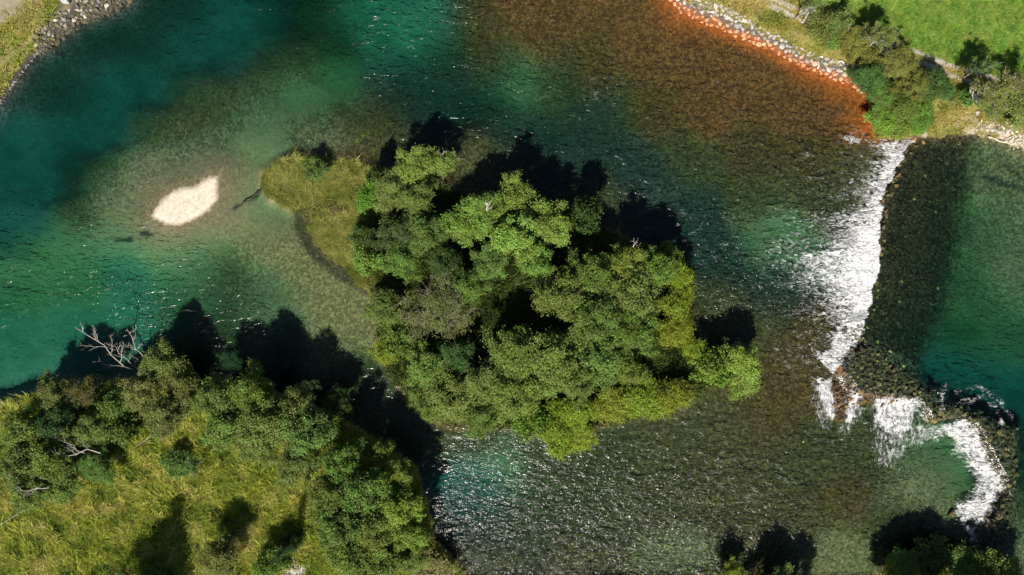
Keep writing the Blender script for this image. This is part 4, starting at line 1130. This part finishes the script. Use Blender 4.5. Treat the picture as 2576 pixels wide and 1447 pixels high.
# --- lane and north-east bank
tree(2030, 22, 26, 7.5, 'birch', 'ov', 'birch with a leaning pale trunk at the top of the lane', NBK)
tree(2055, 68, 34, 3.0, 'shrub', 'ov', 'dusky bush below the topmost birch', NBK)
tree(2105, 66, 34, 3.2, 'shrub', 'ov', 'dusky bush on the field edge above the lane', NBK)
tree(2140, 110, 42, 4.0, 'alder', 'ov', 'grey green tree between the yellow grass and the lane', NBK)
tree(2090, 100, 32, 2.6, 'shrub', 'gn', 'green bush at the edge of the yellow dry grass', NBK)
tree(2185, 95, 28, 6.5, 'birch', 'ov', 'thin birch hanging over the lane', NBK)
tree(2215, 105, 32, 7.5, 'birch', 'ov', 'birch with the long white trunk near the field', NBK)
tree(2180, 145, 30, 2.8, 'shrub', 'ov', 'low bush above the pale driftwood log', NBK)
tree(2195, 195, 46, 5.0, 'alder', 'bg', 'dark green tree at the end of the stone revetment', NBK)
tree(2255, 165, 48, 5.0, 'alder', 'ov', 'olive tree at the top of the shrubby headland', NBK)
tree(2225, 240, 42, 4.8, 'alder', 'gn', 'dark green tree over the rust orange water', NBK)
tree(2285, 225, 40, 4.6, 'alder', 'ov', 'olive grey tree in the middle of the shrubby headland', NBK)
tree(2342, 228, 46, 4.6, 'alder', 'bg', 'round blue green tree by the grassy gap', NBK)
tree(2265, 272, 36, 3.6, 'willow', 'gg', 'grey willow bush in the lower headland', NBK)
tree(2222, 305, 32, 2.2, 'shrub', 'br', 'fresh green bush at the rusty water edge', NBK)
tree(2265, 318, 34, 1.8, 'shrub', 'lt', 'pale green bush above the top end of the weir', NBK)
tree(2308, 312, 30, 1.8, 'shrub', 'br', 'bright green bush left of the bare footpath', NBK)
tree(2310, 270, 28, 2.6, 'shrub', 'br', 'bright bush under the round blue green tree', NBK)
tree(2480, 236, 44, 9.5, 'birch', 'ov', 'tall birch casting the long shadow over the field', NBK)
tree(2445, 245, 34, 3.2, 'shrub', 'gn', 'green bush in the shade right of the grassy gap', NBK)
tree(2550, 215, 42, 6.0, 'birch', 'ov', 'birch at the right edge above the beach', NBK)
tree(2495, 262, 34, 2.6, 'shrub', 'ov', 'dusky bush below the tall birch', NBK)
tree(2550, 268, 40, 3.2, 'shrub', 'ov', 'dusky bush at the right edge above the beach stones', NBK)
tree(2455, 178, 26, 6.5, 'birch', 'gn', 'slender dark tree beside the wheel tracks', NBK)

# --- dead wood
def dead(name, label, u, v, z0, parts, col=(.44, .40, .34), seed=1, cat='dead tree'):
    x, y = world_xy(u, v, z0 * 0 + 1.0)
    g = float(ground_z(x, y)[0])
    root = thing(name, label, cat, (x, y, g))
    rgd = random.Random(seed)
    for (nm, off, d, L_, r0, dep) in parts:
        V = []; F = []
        dead_branching(V, F, rgd, np.array(off, float), d, L_, r0, dep)
        o = link(nm, mesh_np(nm, np.array(V), np.array(F), None, True), M_BARK, root); o.color = (*col, 1)
    return root
dead('dead_tree', 'white bare dead tree leaning out over the green water', 338, 940, 1, [('trunk', (0, 0, 0), (-.5, .66, .7), 10.5, .085, 2), ('stem', (1.5, .5, .2), (.0, .62, .7), 8.5, .065, 2), ('stem', (.3, .2, .3), (-.28, .6, .8), 7.0, .05, 2), ('stem', (2.6, .2, .2), (.7, .45, .9), 5.5, .04, 1)], seed=5)
dead('fallen_tree', 'bare fallen tree with pale branches lying across the far left clump', 308, 1118, 1, [('trunk', (0, 0, 5.0), (-1, -.08, .12), 8.0, .075, 2), ('stem', (-2.0, 0, 5.0), (-.8, .5, .15), 4.0, .05, 1)], seed=8, col=(.42, .39, .34))
dead('fallen_tree', 'thin bare branches low in the far left clump above the dry grass', 205, 1192, 1, [('trunk', (0, 0, 6.5), (-1, -.12, .1), 4.2, .06, 2)], seed=9, col=(.42, .37, .32))
dead('dead_branch', 'white forked dead branch standing out of the pale tall group', 1233, 545, 9, [('trunk', (0, 0, 6.0), (-.05, .25, 1), 4.2, .07, 1)], seed=12, col=(.6, .56, .5))
dead('dead_branch', 'pale bare twigs above the topmost tree of the right hand mass', 1580, 640, 9, [('trunk', (0, 0, 6.0), (-.2, .5, 1), 3.6, .035, 1)], seed=13, col=(.6, .56, .5))
dead('dead_branch', 'pale bare twigs beside the thin island birch', 1118, 408, 9, [('trunk', (0, 0, 3.0), (.05, .25, 1), 3.8, .04, 1)], seed=14, col=(.5, .42, .34))

def log(name, label, u0, v0, u1, v1, z0, r0, col, seed):
    rgd = random.Random(seed)
    x0, y0 = world_xy(u0, v0, z0); x1, y1 = world_xy(u1, v1, z0)
    V = []; F = []
    za = float(ground_z(x0, y0)[0]) + r0; zb = float(ground_z(x1, y1)[0]) + r0
    zm = max(za, zb) + .05
    limb(V, F, rgd, (0, 0, zm), (x1 - x0, y1 - y0, zm), r0, r0 * .5, .08, 7)
    mx_, my_ = (x1 - x0) * .7, (y1 - y0) * .7
    limb(V, F, rgd, (mx_, my_, zm), (mx_ + (y1 - y0) * .15 + .2, my_ + .5, zm + .2), r0 * .5, r0 * .2, .08, 3)
    o = link(name, mesh_np(name, np.array(V), np.array(F), None, True), M_BARK, label=label, category='log')
    o.location = (x0, y0, 0); o.color = (*col, 1)
log('driftwood_log', 'pale driftwood log above the stone revetment', 2112, 152, 2168, 164, 1.9, .13, (.55, .5, .42), 1)
log('driftwood_log', 'long pale driftwood log at the waterline of the beach', 2486, 344, 2548, 364, 1.1, .15, (.52, .45, .36), 2)
log('driftwood_log', 'dark waterlogged branch lying at the tip of the grassy spit', 604, 520, 668, 470, .1, .12, (.06, .05, .035), 3)
log('driftwood_log', 'grey stick lying on the bare patch with white rubble', 738, 1400, 742, 1422, 1.4, .09, (.4, .36, .3), 4)
log('driftwood_log', 'thin grey stick in the grass right of the grey line bend', 370, 1077, 425, 1072, 1.4, .05, (.4, .38, .32), 5)

# birch trunks that show their pale bark, leaning away
def birch_pole(label, u0, v0, u1, v1, ztop, seed, r0=.11):
    rgd = random.Random(seed)
    x0, y0 = world_xy(u0, v0, 1.9); x1, y1 = world_xy(u1, v1, ztop)
    V = []; F = []
    g = float(ground_z(x0, y0)[0])
    pts = limb(V, F, rgd, (0, 0, -.2), (x1 - x0, y1 - y0, ztop - g), r0 * .75, .02, .06, 6)
    root = thing('leaning_birch', label, 'tree', (x0, y0, g))
    for p in pts[2:]:
        for _ in range(3):
            limb(V, F, rgd, p, p + np.array([rgd.gauss(0, .6), rgd.gauss(0, .6), rgd.uniform(.1, .7)]), .016, .006, .1, 3)
    o = link('trunk', mesh_np('trunk', np.array(V), np.array(F), None, True), M_BARK, root); o.color = (.62, .58, .5, 1)
birch_pole('white birch trunk leaning at the top of the lane', 2018, 58, 2050, 8, 7, 1)
birch_pole('long white birch trunk leaning toward the field above the headland', 2170, 138, 2206, 98, 6, 2, .13)
birch_pole('slim brown birch trunk in the bushes left of the long white one', 2126, 92, 2136, 62, 5, 3, .07)
birch_pole('pale birch trunk leaning across the bushes above the beach', 2482, 258, 2540, 200, 8, 4, .1)

# thin grey line across the rough grass
V = []; F = []
pl = [(-20, 1334), (60, 1284), (150, 1234), (250, 1182), (330, 1132), (415, 1074)]
pw = [world_xy(u, v, 1.4) for u, v in pl]
tt_ = np.linspace(0, len(pw) - 1, 90)
px_ = np.interp(tt_, range(len(pw)), [p[0] for p in pw]); py_ = np.interp(tt_, range(len(pw)), [p[1] for p in pw])
pz_ = ground_z(px_, py_) + .42
for i in range(89): tube(V, F, (px_[i], py_[i], pz_[i]), (px_[i + 1], py_[i + 1], pz_[i + 1]), .045, .045, 5)
o = link('cable', mesh_np('cable', np.array(V), np.array(F), None, True), M_BARK, label='thin grey line running across the tall grass past the left clump', category='cable'); o.color = (.34, .34, .32, 1)

# ----------------------------------------------------------------- grass
def grass_mass(name, label, n, box, test, hgt, wid, cols, seed, blades=6, spread=.16, lean=.6, clump=0.5, cat='grass', clcol=None):
    r = np.random.RandomState(seed)
    u = r.uniform(box[0], box[2], n); v = r.uniform(box[1], box[3], n)
    x, y = world_xy(u, v, 1.0)
    keep = test(x, y)
    x, y = x[keep], y[keep]
    g = ground_z(x, y)
    k = len(x)
    cn = fbm(x * clump, y * clump, seed, 3)
    cn2 = fbm(x * clump * 3, y * clump * 3, seed + 4, 2)
    tus = sstep(.34, .66, cn2)
    h = hgt * (.3 + 1.1 * tus) * (.7 + .6 * r.rand(k))
    bx = np.repeat(x, blades) + r.normal(size=k * blades) * spread
    by = np.repeat(y, blades) + r.normal(size=k * blades) * spread
    bz = np.repeat(g, blades) - .03; bh = np.repeat(h, blades) * (.6 + .7 * r.rand(k * blades))
    an = r.uniform(0, 6.283, k * blades); ln = bh * lean * (.4 + r.rand(k * blades))
    gust = np.repeat(fbm(x * .3, y * .3, seed + 9, 2), blades) * 6.283 * 1.5
    dx = np.cos(an) * ln + np.cos(gust) * bh * .35; dy = np.sin(an) * ln + np.sin(gust) * bh * .35
    wx = -np.sin(an + .7) * wid; wy = np.cos(an + .7) * wid
    A = np.column_stack([bx - wx, by - wy, bz]); B = np.column_stack([bx + wx, by + wy, bz])
    C_ = np.column_stack([bx + dx, by + dy, bz + bh])
    V = np.stack([A, B, C_], 1).reshape(-1, 3)
    F = np.arange(len(V)).reshape(-1, 3)
    cols = np.array(cols)
    t = np.clip(cn * 1.5 - .5 + .34 * tus + .35 * (r.rand(k) - .5), 0, .999) * (len(cols) - 1)
    i0 = t.astype(int); f = (t - i0)[:, None]
    cc = cols[i0] * (1 - f) + cols[i0 + 1] * f
    cc = np.repeat(cc, blades, 0) * (.7 + .6 * r.rand(k * blades, 1))
    me = mesh_np(name, V, F, {'col': ('FLOAT_COLOR', np.repeat(cc, 3, 0))})
    return link(name, me, M_GRASS, kind='stuff', label=label, category=cat)

in_s = lambda x, y: (grid_at(sd_s, x, y) > .3) & (grid_at(chalk, x, y) < .4)
grass_mass('tall_grass', 'tall tussocky yellow green grass on the south bank', 78000, (-60, 950, 2700, 1500), in_s, .58, .058,
           [(.05, .10, .013), (.17, .25, .026), (.34, .40, .045), (.45, .45, .075), (.62, .55, .2)], 501, 7, .17, 1.25, .7)
grass_mass('meadow_grass', 'short even bright green grass of the mown field', 52000, (1890, -60, 2700, 260), lambda x, y: grid_at(mead, x, y) > .5, .2, .05,
           [(.115, .25, .032), (.18, .32, .045), (.24, .37, .055), (.30, .38, .075)], 502, 6, .14, 1.4, 1.1)
in_ne = lambda x, y: (grid_at(sd_ne, x, y) > np.where(grid_at(U0, x, y) < 2175, 1.4, .4)) & (grid_at(mead, x, y) < .6) & (grid_at(bare, x, y) < .4) & (grid_at(shore, x, y) < .5) & \
    (line_d([world_xy(u, v, 1.9) for u, v in [(1950, 0), (2060, 44), (2190, 98), (2310, 132), (2405, 170), (2470, 184), (2576, 235)]], x, y) > .42) & \
    (line_d([world_xy(u, v, 1.9) for u, v in [(1935, 12), (2050, 64), (2180, 118), (2312, 154), (2400, 194), (2530, 236)]], x, y) > .4)
grass_mass('dry_grass', 'yellow dry grass between the stone revetment and the lane', 30000, (1640, -60, 2700, 400), in_ne, .32, .06,
           [(.13, .19, .025), (.24, .27, .04), (.38, .33, .08), (.48, .39, .12), (.52, .43, .17)], 503, 6, .18, 1.5, .4)
in_nw = lambda x, y: (grid_at(sd_nw, x, y) > np.interp(grid_at(V0, x, y), [-40, 60, 100, 130], [3.2, 2.0, 1.1, .45])) & (grid_at(gr_nw, x, y) < .8) & (grid_at(trail_nw, x, y) < .6)
grass_mass('corner_grass', 'yellow green grass on the corner bank above the revetment', 9000, (-60, -60, 360, 320), in_nw, .28, .06,
           [(.14, .22, .025), (.24, .29, .04), (.36, .34, .08), (.45, .37, .15)], 504, 6, .18, 1.5, .5)
in_is = lambda x, y: (grid_at(sd_i, x, y) > .15) & (.75 * grid_at(wet, x, y) + .5 * np.random.RandomState(3).rand(len(x)) < .8)
grass_mass('marsh_grass', 'yellow brown marsh grass on the spit and shore of the island', 34000, (655, 385, 1000, 760), in_is, .36, .055,
           [(.09, .13, .022), (.17, .21, .035), (.26, .28, .05), (.37, .34, .11), (.22, .28, .04)], 505, 6, .16, 1.5, .5)
grass_mass('undergrowth', 'green undergrowth on the ground between the island trees', 26000, (930, 420, 1900, 1110), lambda x, y: grid_at(sd_i, x, y) > .4, .8, .09,
           [(.04, .07, .015), (.07, .11, .02), (.11, .14, .03)], 506, 6, .25, .9, .5, cat='undergrowth')
